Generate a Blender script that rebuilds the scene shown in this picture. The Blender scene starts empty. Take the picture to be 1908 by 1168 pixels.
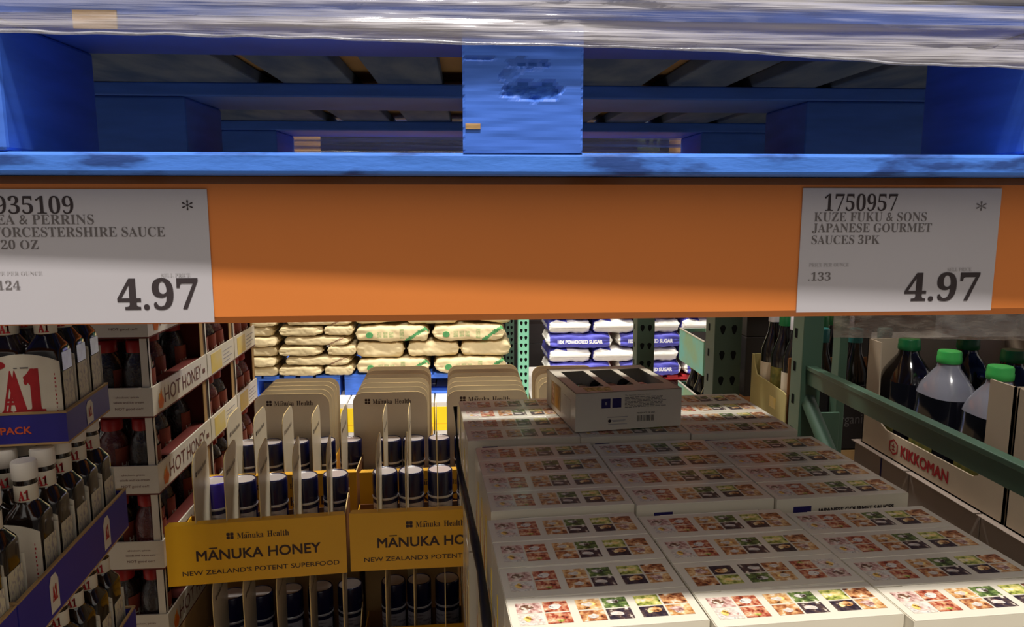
import bpy, math, random
from mathutils import Vector, Matrix, noise
C = bpy.context.scene.collection
SC = bpy.context.scene
PI = math.pi
RND = random.Random(7)

# ------------------------------------------------------------------ camera
YAW, PITCH = math.radians(4.25), math.radians(8.5)
cam = bpy.data.cameras.new('camera')
cam.sensor_width = 36.0
cam.lens = 36.0 * 1400.0 / 1908.0
cam.clip_start = 0.02
cam_ob = bpy.data.objects.new('camera', cam)
C.objects.link(cam_ob)
cam_ob.location = (0, 0, 0)
cam_ob.rotation_euler = (PI / 2 - PITCH, 0, -YAW)
SC.camera = cam_ob

# ------------------------------------------------------------------ world, lights, exposure
world = bpy.data.worlds.new('world')
SC.world = world
world.use_nodes = True
wnt = world.node_tree
wbg = wnt.nodes['Background']
# bright warehouse roof overhead, dimmer goods at eye level, dull floor
wtc = wnt.nodes.new('ShaderNodeTexCoord')
wsx = wnt.nodes.new('ShaderNodeSeparateXYZ')
wcr = wnt.nodes.new('ShaderNodeValToRGB')
wmr = wnt.nodes.new('ShaderNodeMapRange')
wmr.inputs['From Min'].default_value = -1.0
wmr.inputs['From Max'].default_value = 1.0
wnt.links.new(wtc.outputs['Generated'], wsx.inputs['Vector'])
wnt.links.new(wsx.outputs['Z'], wmr.inputs['Value'])
wnt.links.new(wmr.outputs['Result'], wcr.inputs['Fac'])
el = wcr.color_ramp.elements
el[0].position, el[0].color = 0.30, (0.20, 0.18, 0.16, 1)
el[1].position, el[1].color = 1.0, (0.62, 0.58, 0.53, 1)
e = el.new(0.49); e.color = (0.055, 0.052, 0.05, 1)
e = el.new(0.555); e.color = (0.10, 0.095, 0.09, 1)
e = el.new(0.62); e.color = (0.52, 0.485, 0.44, 1)
e = el.new(0.75); e.color = (0.80, 0.745, 0.68, 1)
wnt.links.new(wcr.outputs['Color'], wbg.inputs['Color'])
wbg.inputs[1].default_value = 1.0


def area(name, loc, aim, power, sx, sy, col):
    l = bpy.data.lights.new(name, 'AREA')
    l.shape = 'RECTANGLE'
    l.size, l.size_y = sx, sy
    l.energy = power
    l.color = col
    o = bpy.data.objects.new(name, l)
    o.location = loc
    d = Vector(aim) - Vector(loc)
    o.rotation_euler = d.to_track_quat('-Z', 'Y').to_euler()
    C.objects.link(o)
    return o


area('near_aisle_luminaire', (0.1, -1.02, 4.6), (0.05, 0.55, 0.0), 430, 1.3, 0.26, (1.0, 0.95, 0.88))
area('far_aisle_luminaire', (0.2, 3.75, 4.2), (0.2, 4.6, -0.8), 470, 3.6, 0.3, (1.0, 0.97, 0.91))

SC.view_settings.view_transform = 'Standard'
SC.view_settings.look = 'None'
SC.view_settings.gamma = 1.0
SC.view_settings.use_curve_mapping = False
SC.view_settings.exposure = 0.0


# ------------------------------------------------------------------ materials
def lin(c):
    c = c / 255.0
    return c / 12.92 if c <= 0.04045 else ((c + 0.055) / 1.055) ** 2.4


def rgb(r, g, b):
    return (lin(r), lin(g), lin(b), 1.0)


MATS = {}


def mat(name, col, rough=0.55, spec=0.4, metal=0.0, var=0.0, col2=None, scale=30.0, stretch=(1, 1, 1), bump=0.0, coat=0.0, lo=0.35, hi=0.65):
    m = bpy.data.materials.new(name)
    m.use_nodes = True
    nt = m.node_tree
    p = nt.nodes['Principled BSDF']
    p.inputs['Base Color'].default_value = rgb(*col)
    p.inputs['Roughness'].default_value = rough
    p.inputs['Specular IOR Level'].default_value = spec
    p.inputs['Metallic'].default_value = metal
    p.inputs['Coat Weight'].default_value = coat
    p.inputs['Coat Roughness'].default_value = 0.12
    if var or col2 or bump:
        tc = nt.nodes.new('ShaderNodeTexCoord')
        mp = nt.nodes.new('ShaderNodeMapping')
        mp.inputs['Scale'].default_value = stretch
        nt.links.new(tc.outputs['Object'], mp.inputs['Vector'])
        nz = nt.nodes.new('ShaderNodeTexNoise')
        nz.inputs['Scale'].default_value = scale
        nz.inputs['Detail'].default_value = 5.0
        nt.links.new(mp.outputs['Vector'], nz.inputs['Vector'])
        if var or col2:
            cr = nt.nodes.new('ShaderNodeValToRGB')
            cr.color_ramp.elements[0].position = lo
            cr.color_ramp.elements[1].position = hi
            a = rgb(*col)
            if col2:
                b = rgb(*col2)
            else:
                b = tuple(max(0.0, v * (1 - var)) for v in a[:3]) + (1.0,)
            cr.color_ramp.elements[0].color = a
            cr.color_ramp.elements[1].color = b
            nt.links.new(nz.outputs['Fac'], cr.inputs['Fac'])
            nt.links.new(cr.outputs['Color'], p.inputs['Base Color'])
        if bump:
            bp = nt.nodes.new('ShaderNodeBump')
            bp.inputs['Strength'].default_value = bump
            bp.inputs['Distance'].default_value = 0.003
            nt.links.new(nz.outputs['Fac'], bp.inputs['Height'])
            nt.links.new(bp.outputs['Normal'], p.inputs['Normal'])
    MATS[name] = m
    return m


def film_mat(name, density, tint, scale, stretch, rough=0.16, lo=0.35, hi=0.7):
    m = bpy.data.materials.new(name)
    m.use_nodes = True
    nt = m.node_tree
    p = nt.nodes['Principled BSDF']
    p.inputs['Base Color'].default_value = rgb(*tint)
    p.inputs['Roughness'].default_value = rough
    p.inputs['Specular IOR Level'].default_value = 0.9
    p.inputs['Coat Weight'].default_value = 0.6
    p.inputs['Coat Roughness'].default_value = 0.1
    out = nt.nodes['Material Output']
    tr = nt.nodes.new('ShaderNodeBsdfTransparent')
    mx = nt.nodes.new('ShaderNodeMixShader')
    tc = nt.nodes.new('ShaderNodeTexCoord')
    mp = nt.nodes.new('ShaderNodeMapping')
    mp.inputs['Scale'].default_value = stretch
    nz = nt.nodes.new('ShaderNodeTexNoise')
    nz.inputs['Scale'].default_value = scale
    nz.inputs['Detail'].default_value = 4.0
    nt.links.new(tc.outputs['Object'], mp.inputs['Vector'])
    nt.links.new(mp.outputs['Vector'], nz.inputs['Vector'])
    cr = nt.nodes.new('ShaderNodeMapRange')
    cr.inputs['From Min'].default_value = lo
    cr.inputs['From Max'].default_value = hi
    cr.inputs['To Min'].default_value = density[0]
    cr.inputs['To Max'].default_value = density[1]
    nt.links.new(nz.outputs['Fac'], cr.inputs['Value'])
    bp = nt.nodes.new('ShaderNodeBump')
    bp.inputs['Strength'].default_value = 0.7
    bp.inputs['Distance'].default_value = 0.006
    nt.links.new(nz.outputs['Fac'], bp.inputs['Height'])
    nt.links.new(bp.outputs['Normal'], p.inputs['Normal'])
    nt.links.new(cr.outputs['Result'], mx.inputs['Fac'])
    nt.links.new(tr.outputs['BSDF'], mx.inputs[1])
    nt.links.new(p.outputs['BSDF'], mx.inputs[2])
    nt.links.new(mx.outputs['Shader'], out.inputs['Surface'])
    MATS[name] = m
    return m


mat('blue_paint', (70, 118, 222), 0.55, 0.3, var=0.2, scale=9, stretch=(1.2, 1.2, 7), bump=0.1)
mat('blue_paint_worn', (70, 124, 218), 0.6, 0.3, col2=(40, 72, 140), scale=14, stretch=(1, 1, 4), bump=0.6, lo=0.52, hi=0.62)
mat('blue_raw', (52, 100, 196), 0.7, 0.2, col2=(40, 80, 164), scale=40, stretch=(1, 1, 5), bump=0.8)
mat('bare_wood', (196, 158, 108), 0.7, 0.2, var=0.3, scale=30, stretch=(1, 6, 6), bump=0.3)
mat('grey_wood', (112, 128, 150), 0.75, 0.2, col2=(76, 98, 132), scale=10, stretch=(3, 1, 3), bump=0.3)
mat('red_paint', (190, 52, 58), 0.55, 0.3, var=0.25, scale=9, bump=0.2)
mat('orange_steel', (216, 126, 58), 0.45, 0.4, var=0.06, scale=5, bump=0.03)
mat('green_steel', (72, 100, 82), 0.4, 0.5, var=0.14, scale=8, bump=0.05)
mat('green_steel_shaded', (52, 66, 54), 0.45, 0.4, var=0.14, scale=8)  # darker copy of the rack green, shade on the posts put into the colour
mat('teal_steel', (128, 196, 164), 0.4, 0.5, var=0.1, scale=8)
mat('hole_black', (8, 8, 8), 0.9, 0.1)
mat('paper_white', (184, 180, 185), 0.5, 0.35, var=0.03, scale=6)
mat('print_dark', (58, 50, 52), 0.6, 0.2)
mat('print_grey', (104, 98, 98), 0.6, 0.2)
mat('print_faint', (158, 154, 156), 0.6, 0.2)
mat('carton_white', (220, 212, 192), 0.34, 0.5, var=0.04, scale=12, coat=0.18)
mat('carton_gloss', (224, 216, 198), 0.3, 0.5, var=0.03, scale=12, coat=0.35)
mat('carton_edge', (170, 138, 92), 0.7, 0.2)
mat('navy_print', (40, 32, 92), 0.5, 0.3)
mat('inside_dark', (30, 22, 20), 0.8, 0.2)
mat('kraft', (186, 150, 100), 0.75, 0.2, var=0.1, scale=25, bump=0.1)
mat('kraft_dark', (140, 96, 58), 0.75, 0.2, var=0.1, scale=25)
mat('a1_blue', (52, 46, 140), 0.45, 0.4, var=0.12, scale=8)
mat('a1_red', (178, 40, 44), 0.5, 0.3, var=0.2, scale=60)
mat('a1_orange', (214, 92, 52), 0.5, 0.3)
mat('label_cream', (222, 212, 190), 0.5, 0.35, var=0.06, scale=40)
mat('label_side', (214, 204, 170), 0.5, 0.35, col2=(166, 154, 146), scale=420, stretch=(1, 1, 0.4), lo=0.52, hi=0.64)
mat('foil', (190, 196, 216), 0.25, 0.7, metal=0.6, var=0.3, scale=60)
mat('sauce_glass', (26, 16, 12), 0.08, 0.6, coat=0.5)
mat('cap_white', (226, 218, 204), 0.45, 0.4, var=0.04, scale=30)
mat('cap_red', (150, 26, 24), 0.4, 0.4)
mat('honey_dark', (24, 10, 9), 0.1, 0.6, bump=1.0, scale=220, coat=0.5)
mat('honey_red', (86, 20, 18), 0.12, 0.6, bump=1.0, scale=220, coat=0.5)
mat('hh_label', (132, 60, 44), 0.5, 0.3, var=0.15, scale=40)
mat('hh_inside', (104, 38, 28), 0.6, 0.3, var=0.15, scale=20)
mat('hh_text', (106, 54, 48), 0.5, 0.3)
mat('hh_flame', (236, 178, 40), 0.5, 0.3, col2=(226, 112, 36), scale=30, lo=0.4, hi=0.6)
mat('hh_yellow', (232, 200, 60), 0.5, 0.3, col2=(224, 204, 140), scale=10)
mat('mh_yellow', (240, 178, 28), 0.42, 0.4, var=0.05, scale=10)
mat('mh_print', (64, 44, 40), 0.5, 0.3)
mat('divider_board', (228, 216, 190), 0.5, 0.35, var=0.05, scale=20, coat=0.1)
mat('divider_edge', (226, 196, 130), 0.6, 0.3)  # backlight on the board edges is painted into this pale yellow
mat('jar_blue', (22, 24, 66), 0.22, 0.5, coat=0.3)
mat('jar_purple', (60, 44, 170), 0.22, 0.5, coat=0.3)
mat('jar_lid_glare', (214, 204, 200), 0.18, 0.7, metal=0.35)  # pale tone paints in the bright reflection on the dark lids
mat('jar_ring', (220, 220, 228), 0.2, 0.8, metal=0.2)
mat('jar_label', (196, 194, 206), 0.45, 0.4, col2=(138, 136, 156), scale=200, stretch=(0.3, 0.3, 1), lo=0.5, hi=0.6)
mat('amber', (190, 130, 40), 0.4, 0.4)
mat('bag_kraft', (220, 200, 156), 0.65, 0.25, var=0.1, scale=16, bump=0.35)
mat('bag_green', (84, 150, 92), 0.6, 0.25, var=0.15, scale=60)
mat('bag_green_faint', (150, 164, 112), 0.6, 0.25, col2=(200, 186, 142), scale=90)
mat('bag_brownprint', (140, 110, 84), 0.6, 0.25)
mat('bag_white', (240, 236, 228), 0.55, 0.3, var=0.06, scale=14, bump=0.35)
mat('bag_blue', (92, 92, 196), 0.5, 0.3, var=0.12, scale=20, bump=0.2)
mat('bag_text', (244, 244, 250), 0.5, 0.3)
mat('yellow_print', (252, 216, 40), 0.45, 0.3, var=0.04, scale=10)
mat('carton_grey', (220, 214, 206), 0.5, 0.3, var=0.04, scale=8)
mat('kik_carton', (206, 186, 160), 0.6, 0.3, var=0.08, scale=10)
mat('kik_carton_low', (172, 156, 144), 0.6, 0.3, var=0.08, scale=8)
mat('kik_red', (168, 36, 44), 0.5, 0.3)
mat('cap_green', (70, 190, 92), 0.35, 0.5)
mat('cap_green_dark', (24, 104, 56), 0.35, 0.5)
mat('cap_teal', (40, 110, 108), 0.35, 0.5)
mat('soy', (24, 24, 34), 0.12, 0.6, coat=0.6)
mat('jug_clear', (146, 146, 158), 0.2, 0.6, coat=0.6)
mat('jug_label', (150, 140, 70), 0.5, 0.3, col2=(92, 100, 50), scale=50)
mat('dark_bottle', (18, 12, 12), 0.12, 0.6, coat=0.5)
mat('dark_carton', (34, 30, 30), 0.5, 0.3)
mat('carton_text_grey', (96, 92, 92), 0.5, 0.3)
mat('olive_carton', (190, 178, 120), 0.55, 0.3, var=0.1, scale=14)
mat('turquoise', (120, 206, 200), 0.5, 0.3, col2=(150, 190, 150), scale=9)
mat('black_strap', (36, 32, 36), 0.35, 0.5, bump=0.5, scale=50)
mat('concrete', (150, 142, 132), 0.5, 0.4, var=0.15, scale=2, bump=0.05)
mat('wall_shade', (22, 21, 20), 0.8, 0.2, var=0.1, scale=1)  # near-black tone stands in for the unlit rack depths beyond the sacks
FOOD = {
    'salad': ((150, 160, 70), (226, 214, 130)), 'herb': ((66, 88, 44), (132, 150, 84)),
    'meat': ((150, 84, 50), (218, 164, 110)), 'fried': ((186, 126, 70), (230, 192, 138)),
    'red': ((168, 74, 50), (226, 180, 140)), 'pink': ((176, 128, 118), (232, 206, 194)),
    'bowl': ((42, 36, 52), (92, 72, 66)), 'plate': ((226, 220, 212), (196, 184, 172)),
    'egg': ((240, 190, 90), (250, 226, 160)), 'dark': ((64, 44, 36), (130, 92, 70)),
}
for k, (a, b) in FOOD.items():
    m = mat('food_' + k, a, 0.4, 0.4, col2=b, scale=150, coat=0.2)
    cr = [n for n in m.node_tree.nodes if n.type == 'VALTORGB'][0].color_ramp
    cr.elements[0].position, cr.elements[1].position = 0.42, 0.60
    e0 = cr.elements.new(0.30)
    e0.color = rgb(52, 34, 26)
    e1 = cr.elements.new(0.70)
    e1.color = rgb(238, 226, 208)
film_mat('stretch_film', (0.32, 0.90), (188, 184, 188), 6.0, (0.5, 2.0, 20.0), rough=0.16, lo=0.42, hi=0.66)
film_mat('stretch_film_rim', (0.3, 0.9), (176, 176, 184), 9.0, (3.0, 2.0, 12.0), rough=0.2)
film_mat('hanging_film', (0.55, 0.85), (150, 142, 134), 9.0, (4.0, 2.0, 10.0), rough=0.2)


# ------------------------------------------------------------------ mesh builder
def serif(s):
    r = ''
    for ch in s:
        if 'A' <= ch <= 'Z':
            r += chr(0x1D400 + ord(ch) - 65)
        elif 'a' <= ch <= 'z':
            r += chr(0x1D400 + 26 + ord(ch) - 97)
        elif ch.isdigit():
            r += chr(0x1D7CE + int(ch))
        else:
            r += ch
    return r


_TC = {}


def glyphs(s, off=0.0):
    key = (s, off)
    if key not in _TC:
        cu = bpy.data.curves.new('t', 'FONT')
        cu.body = s
        cu.size = 1.0
        cu.offset = off
        cu.resolution_u = 3
        ob = bpy.data.objects.new('t', cu)
        C.objects.link(ob)
        dg = bpy.context.evaluated_depsgraph_get()
        me = bpy.data.meshes.new_from_object(ob.evaluated_get(dg))
        vs = [(v.co.x, v.co.y) for v in me.vertices]
        fs = [tuple(p.vertices) for p in me.polygons]
        bpy.data.objects.remove(ob)
        bpy.data.curves.remove(cu)
        bpy.data.meshes.remove(me)
        xs = [v[0] for v in vs] or [0, 1]
        ys = [v[1] for v in vs] or [0, 1]
        _TC[key] = (vs, fs, min(xs), max(xs), min(ys), max(ys))
    return _TC[key]


class MB:
    def __init__(s):
        s.v, s.f, s.fm, s.mats, s.sm = [], [], [], [], []

    def mi(s, m):
        if m not in s.mats:
            s.mats.append(m)
        return s.mats.index(m)

    def add(s, vs, fs, m, smooth=False):
        b = len(s.v)
        s.v += [tuple(v) for v in vs]
        k = s.mi(m)
        for f in fs:
            s.f.append(tuple(b + i for i in f))
            s.fm.append(k)
            s.sm.append(smooth)

    def box(s, x0, x1, y0, y1, z0, z1, m, M=None):
        vs = [Vector((x, y, z)) for x in (x0, x1) for y in (y0, y1) for z in (z0, z1)]
        if M:
            vs = [M @ v for v in vs]
        s.add(vs, [(0, 1, 3, 2), (4, 6, 7, 5), (0, 4, 5, 1), (2, 3, 7, 6), (0, 2, 6, 4), (1, 5, 7, 3)], m)

    def poly(s, pts, m):
        s.add(pts, [tuple(range(len(pts)))], m)

    def quad(s, o, ux, uy, w, h, m):
        o, ux, uy = Vector(o), Vector(ux), Vector(uy)
        s.poly([o, o + ux * w, o + ux * w + uy * h, o + uy * h], m)

    def slab(s, outline, o, ux, uy, t, m, me=None):
        """extruded 2-D outline (ccw) with thickness t along ux x uy"""
        o, ux, uy = Vector(o), Vector(ux), Vector(uy)
        n = ux.cross(uy)
        k = len(outline)
        A = [o + ux * a + uy * b for a, b in outline]
        B = [p + n * t for p in A]
        s.add(B, [tuple(range(k))], m)
        s.add(A, [tuple(range(k - 1, -1, -1))], m)
        for i in range(k):
            j = (i + 1) % k
            s.add([A[i], A[j], B[j], B[i]], [(0, 1, 2, 3)], me or m)

    def rings(s, prof, m, seg=24, c=(0, 0, 0), smooth=True, capb=True, capt=True, mt=None, M=None):
        """prof: (z, rx, ry, n) superellipse sections"""
        R = []
        for (z, rx, ry, n) in prof:
            row = []
            for i in range(seg):
                a = 2 * PI * (i + 0.5) / seg
                ca, sa = math.cos(a), math.sin(a)
                q = (abs(ca) ** n + abs(sa) ** n) ** (-1.0 / n)
                p = Vector((c[0] + rx * ca * q, c[1] + ry * sa * q, c[2] + z))
                row.append(M @ p if M else p)
            R.append(row)
        vs = [p for r in R for p in r]
        fs = []
        for k in range(len(R) - 1):
            for i in range(seg):
                j = (i + 1) % seg
                fs.append((k * seg + i, k * seg + j, (k + 1) * seg + j, (k + 1) * seg + i))
        s.add(vs, fs, m, smooth)
        if capb:
            s.add(R[0], [tuple(range(seg - 1, -1, -1))], m)
        if capt:
            s.add(R[-1], [tuple(range(seg))], mt or m)

    def cyl(s, r, z0, z1, m, seg=24, c=(0, 0, 0), mt=None, ch=0.0):
        pr = [(z0, r, r, 2), (z1 - ch, r, r, 2)]
        if ch:
            pr.append((z1, r - ch, r - ch, 2))
        s.rings(pr, m, seg, c, True, True, True, mt)

    def tube(s, pts, r, m, seg=10, ry=None):
        pts = [Vector(p) for p in pts]
        R = []
        for i, p in enumerate(pts):
            d = (pts[min(i + 1, len(pts) - 1)] - pts[max(i - 1, 0)]).normalized()
            up = Vector((0, 0, 1)) if abs(d.z) < 0.9 else Vector((0, 1, 0))
            a = d.cross(up).normalized()
            b = a.cross(d)
            rr = r[i] if isinstance(r, (list, tuple)) else r
            R.append([p + a * (rr * math.cos(2 * PI * k / seg)) + b * ((ry or rr) * math.sin(2 * PI * k / seg)) for k in range(seg)])
        vs = [p for q in R for p in q]
        fs = []
        for k in range(len(R) - 1):
            for i in range(seg):
                j = (i + 1) % seg
                fs.append((k * seg + i, k * seg + j, (k + 1) * seg + j, (k + 1) * seg + i))
        s.add(vs, fs, m, True)
        s.add(R[0], [tuple(range(seg))], m)
        s.add(R[-1], [tuple(range(seg - 1, -1, -1))], m)

    def text(s, t, o, ux, uy, m, w=None, h=None, off=0.0, bend=None):
        if off > 0:
            # heavier strokes: the same letters printed again with small shifts
            o, ux, uy = Vector(o), Vector(ux), Vector(uy)
            d = (h or w * 0.1) * off * 2.2
            n = ux.cross(uy)
            k = 0
            for (a, b) in ((-1, -1), (1, -1), (-1, 1), (1, 1)):
                k += 1
                bb = None
                if bend:
                    bb = (lambda p, q, a=a, b=b: bend(p + a * d, q + b * d))
                s.text(t, o + ux * (a * d) + uy * (b * d) + n * (0.00002 * k), ux, uy, m, w, h, 0.0, bb)
            return
        """text with its ink box's lower-left corner at o, width w and height h"""
        vs, fs, x0, x1, y0, y1 = glyphs(t, off)
        if not vs:
            return
        o, ux, uy = Vector(o), Vector(ux), Vector(uy)
        if h is None:
            sx = sy = w / (x1 - x0)
        elif w is None:
            sx = sy = h / (y1 - y0)
        else:
            sx, sy = w / (x1 - x0), h / (y1 - y0)
        if bend:
            P = [bend((a - x0) * sx, (b - y0) * sy) for a, b in vs]
        else:
            P = [o + ux * ((a - x0) * sx) + uy * ((b - y0) * sy) for a, b in vs]
        s.add(P, fs, m)

    def build(s, name, parent=None, bev=0.0, loc=None, segs=2):
        me = bpy.data.meshes.new(name)
        me.from_pydata(s.v, [], s.f)
        for m in s.mats:
            me.materials.append(MATS[m])
        for i, p in enumerate(me.polygons):
            p.material_index = s.fm[i]
            p.use_smooth = s.sm[i]
        me.update()
        o = bpy.data.objects.new(name, me)
        C.objects.link(o)
        if parent:
            o.parent = parent
        if loc:
            o.location = loc
        if bev:
            b = o.modifiers.new('bevel', 'BEVEL')
            b.width = bev
            b.segments = segs
            b.limit_method = 'ANGLE'
            b.angle_limit = math.radians(50)
        return o


def tag(o, label=None, cat=None, group=None, kind=None):
    if label:
        o['label'] = label
    if cat:
        o['category'] = cat
    if group:
        o['group'] = group
    if kind:
        o['kind'] = kind
    return o


def thing(name, label, cat, loc=(0, 0, 0), rz=0.0, group=None, rot=None):
    o = bpy.data.objects.new(name, None)
    o.empty_display_size = 0.02
    C.objects.link(o)
    o.location = loc
    o.rotation_euler = rot or (0, 0, rz)
    return tag(o, label, cat, group)


def dup(o, loc=None, rz=0.0, label=None, group=None, rot=None, parent=None):
    r = o.copy()
    C.objects.link(r)
    if parent is not None:
        r.parent = parent
    if loc is not None:
        r.location = loc
        r.rotation_euler = rot or (0, 0, rz)
    if label:
        r['label'] = label
    if group:
        r['group'] = group
    for ch in list(o.children):
        dup(ch, parent=r)
    return r


ORD = ['first', 'second', 'third', 'fourth', 'fifth', 'sixth', 'seventh', 'eighth', 'ninth', 'tenth', 'eleventh', 'twelfth']
FLOOR = -1.62
DECK = FLOOR


def rot2(x, y, a):
    return x * math.cos(a) - y * math.sin(a), x * math.sin(a) + y * math.cos(a)


# ------------------------------------------------------------------ setting
f = MB()
f.box(-5, 6, -3, 9, FLOOR - 0.1, FLOOR, 'concrete')
tag(f.build('floor'), kind='structure')
f = MB()
f.box(-5, 6, 8.9, 9.0, FLOOR, 4.5, 'wall_shade')
tag(f.build('wall_back'), kind='structure')


# ------------------------------------------------------------------ racking
def beam(name_label, x0, x1, yf, ztop, h, m='orange_steel', flip=1):
    mb = MB()
    t = 0.05
    # step beam profile: front face, rolled lips and a step at the back for the deck
    prof = [(0.0, 0.006), (0.006, 0.0), (t, 0.0), (t, h - 0.0), (0.006, h), (0.0, h - 0.006)]
    outline = [(a if flip > 0 else -a, -b) for a, b in prof]
    if flip > 0:
        outline = outline[::-1]
    mb.slab(outline, (x0, yf, ztop), (0, 1, 0), (0, 0, 1), x1 - x0, m)
    o = mb.build('shelf_beam', bev=0.002)
    return tag(o, name_label, 'shelf beam')


beam('orange steel shelf beam across the front holding the two price signs', -1.75, 0.745, 0.600, 0.019, 0.115)
beam('orange shelf beam at the back of the near rack under the blue pallet', -1.75, 0.745, 1.66, 0.019, 0.115, flip=-1)
beam('orange front beam of the second rack behind the near one', -1.75, 0.745, 2.12, 0.019, 0.115)
beam('orange rear beam of the second rack above the stacked cartons', -1.75, 0.745, 3.12, 0.019, 0.115, flip=-1)


def post(mb, x0, x1, y0, y1, z0, z1, m, front='tear', side='slot', pitch=0.051, hs=1.0):
    mb.box(x0, x1, y0, y1, z0, z1, m)
    # teardrop holes in two columns on the front, slots on the side that faces the bay
    w = x1 - x0
    z = z0 + 0.03
    while z < z1 - 0.04:
        if front:
            for cx in (x0 + w * 0.29, x0 + w * 0.71):
                a = 0.0085 * hs
                pts = [(-a, 0.006), (-a * 0.55, 0.013), (a * 0.55, 0.013), (a, 0.006), (a * 0.7, -0.006), (a * 0.2, -0.014), (-a * 0.2, -0.014), (-a * 0.7, -0.006)]
                mb.poly([(cx + p, y0 - 0.0006, z + q) for p, q in pts], 'hole_black')
        if side:
            cy = (y0 + y1) / 2 + 0.008
            mb.poly([(x0 - 0.0006, cy - 0.006, z - 0.011), (x0 - 0.0006, cy - 0.006, z + 0.011), (x0 - 0.0006, cy + 0.006, z + 0.011), (x0 - 0.0006, cy + 0.006, z - 0.011)], 'hole_black')
        z += pitch


fr = thing('upright_frame', 'green steel upright with long sloping brace, right of the white sauce boxes', 'rack upright', (0, 0, 0))
mb = MB(); post(mb, 0.766, 0.812, 1.587, 1.642, FLOOR, 2.2, 'green_steel', front=None, pitch=0.0762); mb.build('post', fr, 0.002)
mb = MB(); post(mb, 0.748, 0.83, 0.60, 0.68, FLOOR, 2.2, 'green_steel'); mb.build('post', fr, 0.002)
mb = MB()
for (a, b) in ((0.778, 0.80),):
    mb.box(a, b, 0.68, 1.587, -0.405, -0.364, 'green_steel')
    mb.box(a - 0.003, a, 0.68, 1.587, -0.372, -0.362, 'green_steel')
mb.build('brace', fr, 0.003)
mb = MB()
p0, p1 = Vector((0.788, 1.60, -0.44)), Vector((0.788, 0.69, -1.15))
mb.tube([p0, p1], 0.018, 'green_steel', 6)
mb.build('diagonal_brace', fr)
mb = MB(); mb.box(0.745, 0.84, 1.56, 1.66, FLOOR, FLOOR + 0.008, 'green_steel'); mb.build('foot_plate', fr)
f2 = thing('spacer_post', 'narrow green steel post just behind the sloping green brace', 'rack post', (0, 0, 0))
mb = MB(); mb.box(0.888, 0.908, 1.655, 1.69, FLOOR, 2.2, 'green_steel'); mb.build('post', f2, 0.002)
mb = MB(); mb.box(0.835, 0.895, 1.648, 1.654, -0.62, -0.49, 'green_steel'); mb.build('gusset_plate', f2, 0.002)
fb = thing('upright_frame', 'green punched upright in painted shade beside the turquoise carton', 'rack upright', (0, 0, 0))
mb = MB(); post(mb, 0.75, 0.832, 2.11, 2.19, FLOOR, 2.2, 'green_steel_shaded', pitch=0.0762); mb.build('post', fb, 0.002)
mb = MB(); mb.box(0.73, 0.85, 2.09, 2.21, FLOOR, FLOOR + 0.008, 'green_steel'); mb.build('foot_plate', fb)
fb2 = thing('upright_frame', 'green punched upright standing in front of the white sugar bags', 'rack upright', (0, 0, 0))
mb = MB(); post(mb, 0.75, 0.824, 3.04, 3.115, FLOOR, 2.2, 'green_steel_shaded', pitch=0.0762, hs=1.1); mb.build('post', fb2, 0.002)
mb = MB(); mb.box(0.73, 0.85, 3.02, 3.13, FLOOR, FLOOR + 0.008, 'green_steel'); mb.build('foot_plate', fb2)
fc = thing('upright_frame', 'pale green punched upright between the tan sacks and the sugar bags', 'rack upright', (0, 0, 0))
mb = MB(); post(mb, 0.418, 0.492, 5.05, 5.12, FLOOR, 2.2, 'teal_steel', side=None, hs=1.2); mb.build('post', fc, 0.002)
mb = MB(); post(mb, 0.40, 0.47, 6.09, 6.16, FLOOR, 2.2, 'green_steel', side=None, hs=1.2); mb.build('post', fc, 0.002)
mb = MB(); mb.box(0.40, 0.51, 5.03, 5.14, FLOOR, FLOOR + 0.008, 'teal_steel'); mb.build('foot_plate', fc)


# ------------------------------------------------------------------ pallets
def chip_face(mb, x0, x1, z0, z1, y, m1, m2, gouge):
    """front face of a block with a broken recess"""
    nx, nz = 44, 40
    V = []
    for j in range(nz + 1):
        for i in range(nx + 1):
            x = x0 + (x1 - x0) * i / nx
            z = z0 + (z1 - z0) * j / nz
            d = 0.0
            if gouge:
                for (gx, gz, ra, rb, dep) in gouge:
                    u = (x - gx) / ra
                    w = (z - gz) / rb
                    q = u * u + w * w + 0.75 * noise.noise(Vector((x * 90, z * 120, 3.1))) + 0.4 * noise.noise(Vector((x * 40, z * 500, 9.0)))
                    if q < 0.8:
                        d = max(d, dep * min(1.0, (0.8 - q) * 2.5) * (0.5 + 0.7 * abs(noise.noise(Vector((x * 120, z * 420, 1.0))))))
            d += 0.0004 * noise.noise(Vector((x * 30, z * 220, 0)))
            if i in (0, nx):
                d += 0.002 * abs(noise.noise(Vector((x, z * 260, 5))))
            V.append((x, y + d, z, d))
    b = len(mb.v)
    mb.v += [v[:3] for v in V]
    k1, k2 = mb.mi(m1), mb.mi(m2)
    for j in range(nz):
        for i in range(nx):
            a = j * (nx + 1) + i
            q = (a, a + 1, a + nx + 2, a + nx + 1)
            mb.f.append(tuple(b + t for t in q))
            dm = sum(V[t][3] for t in q) / 4
            mb.fm.append(k2 if dm > 0.0022 else k1)
            mb.sm.append(False)


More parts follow.
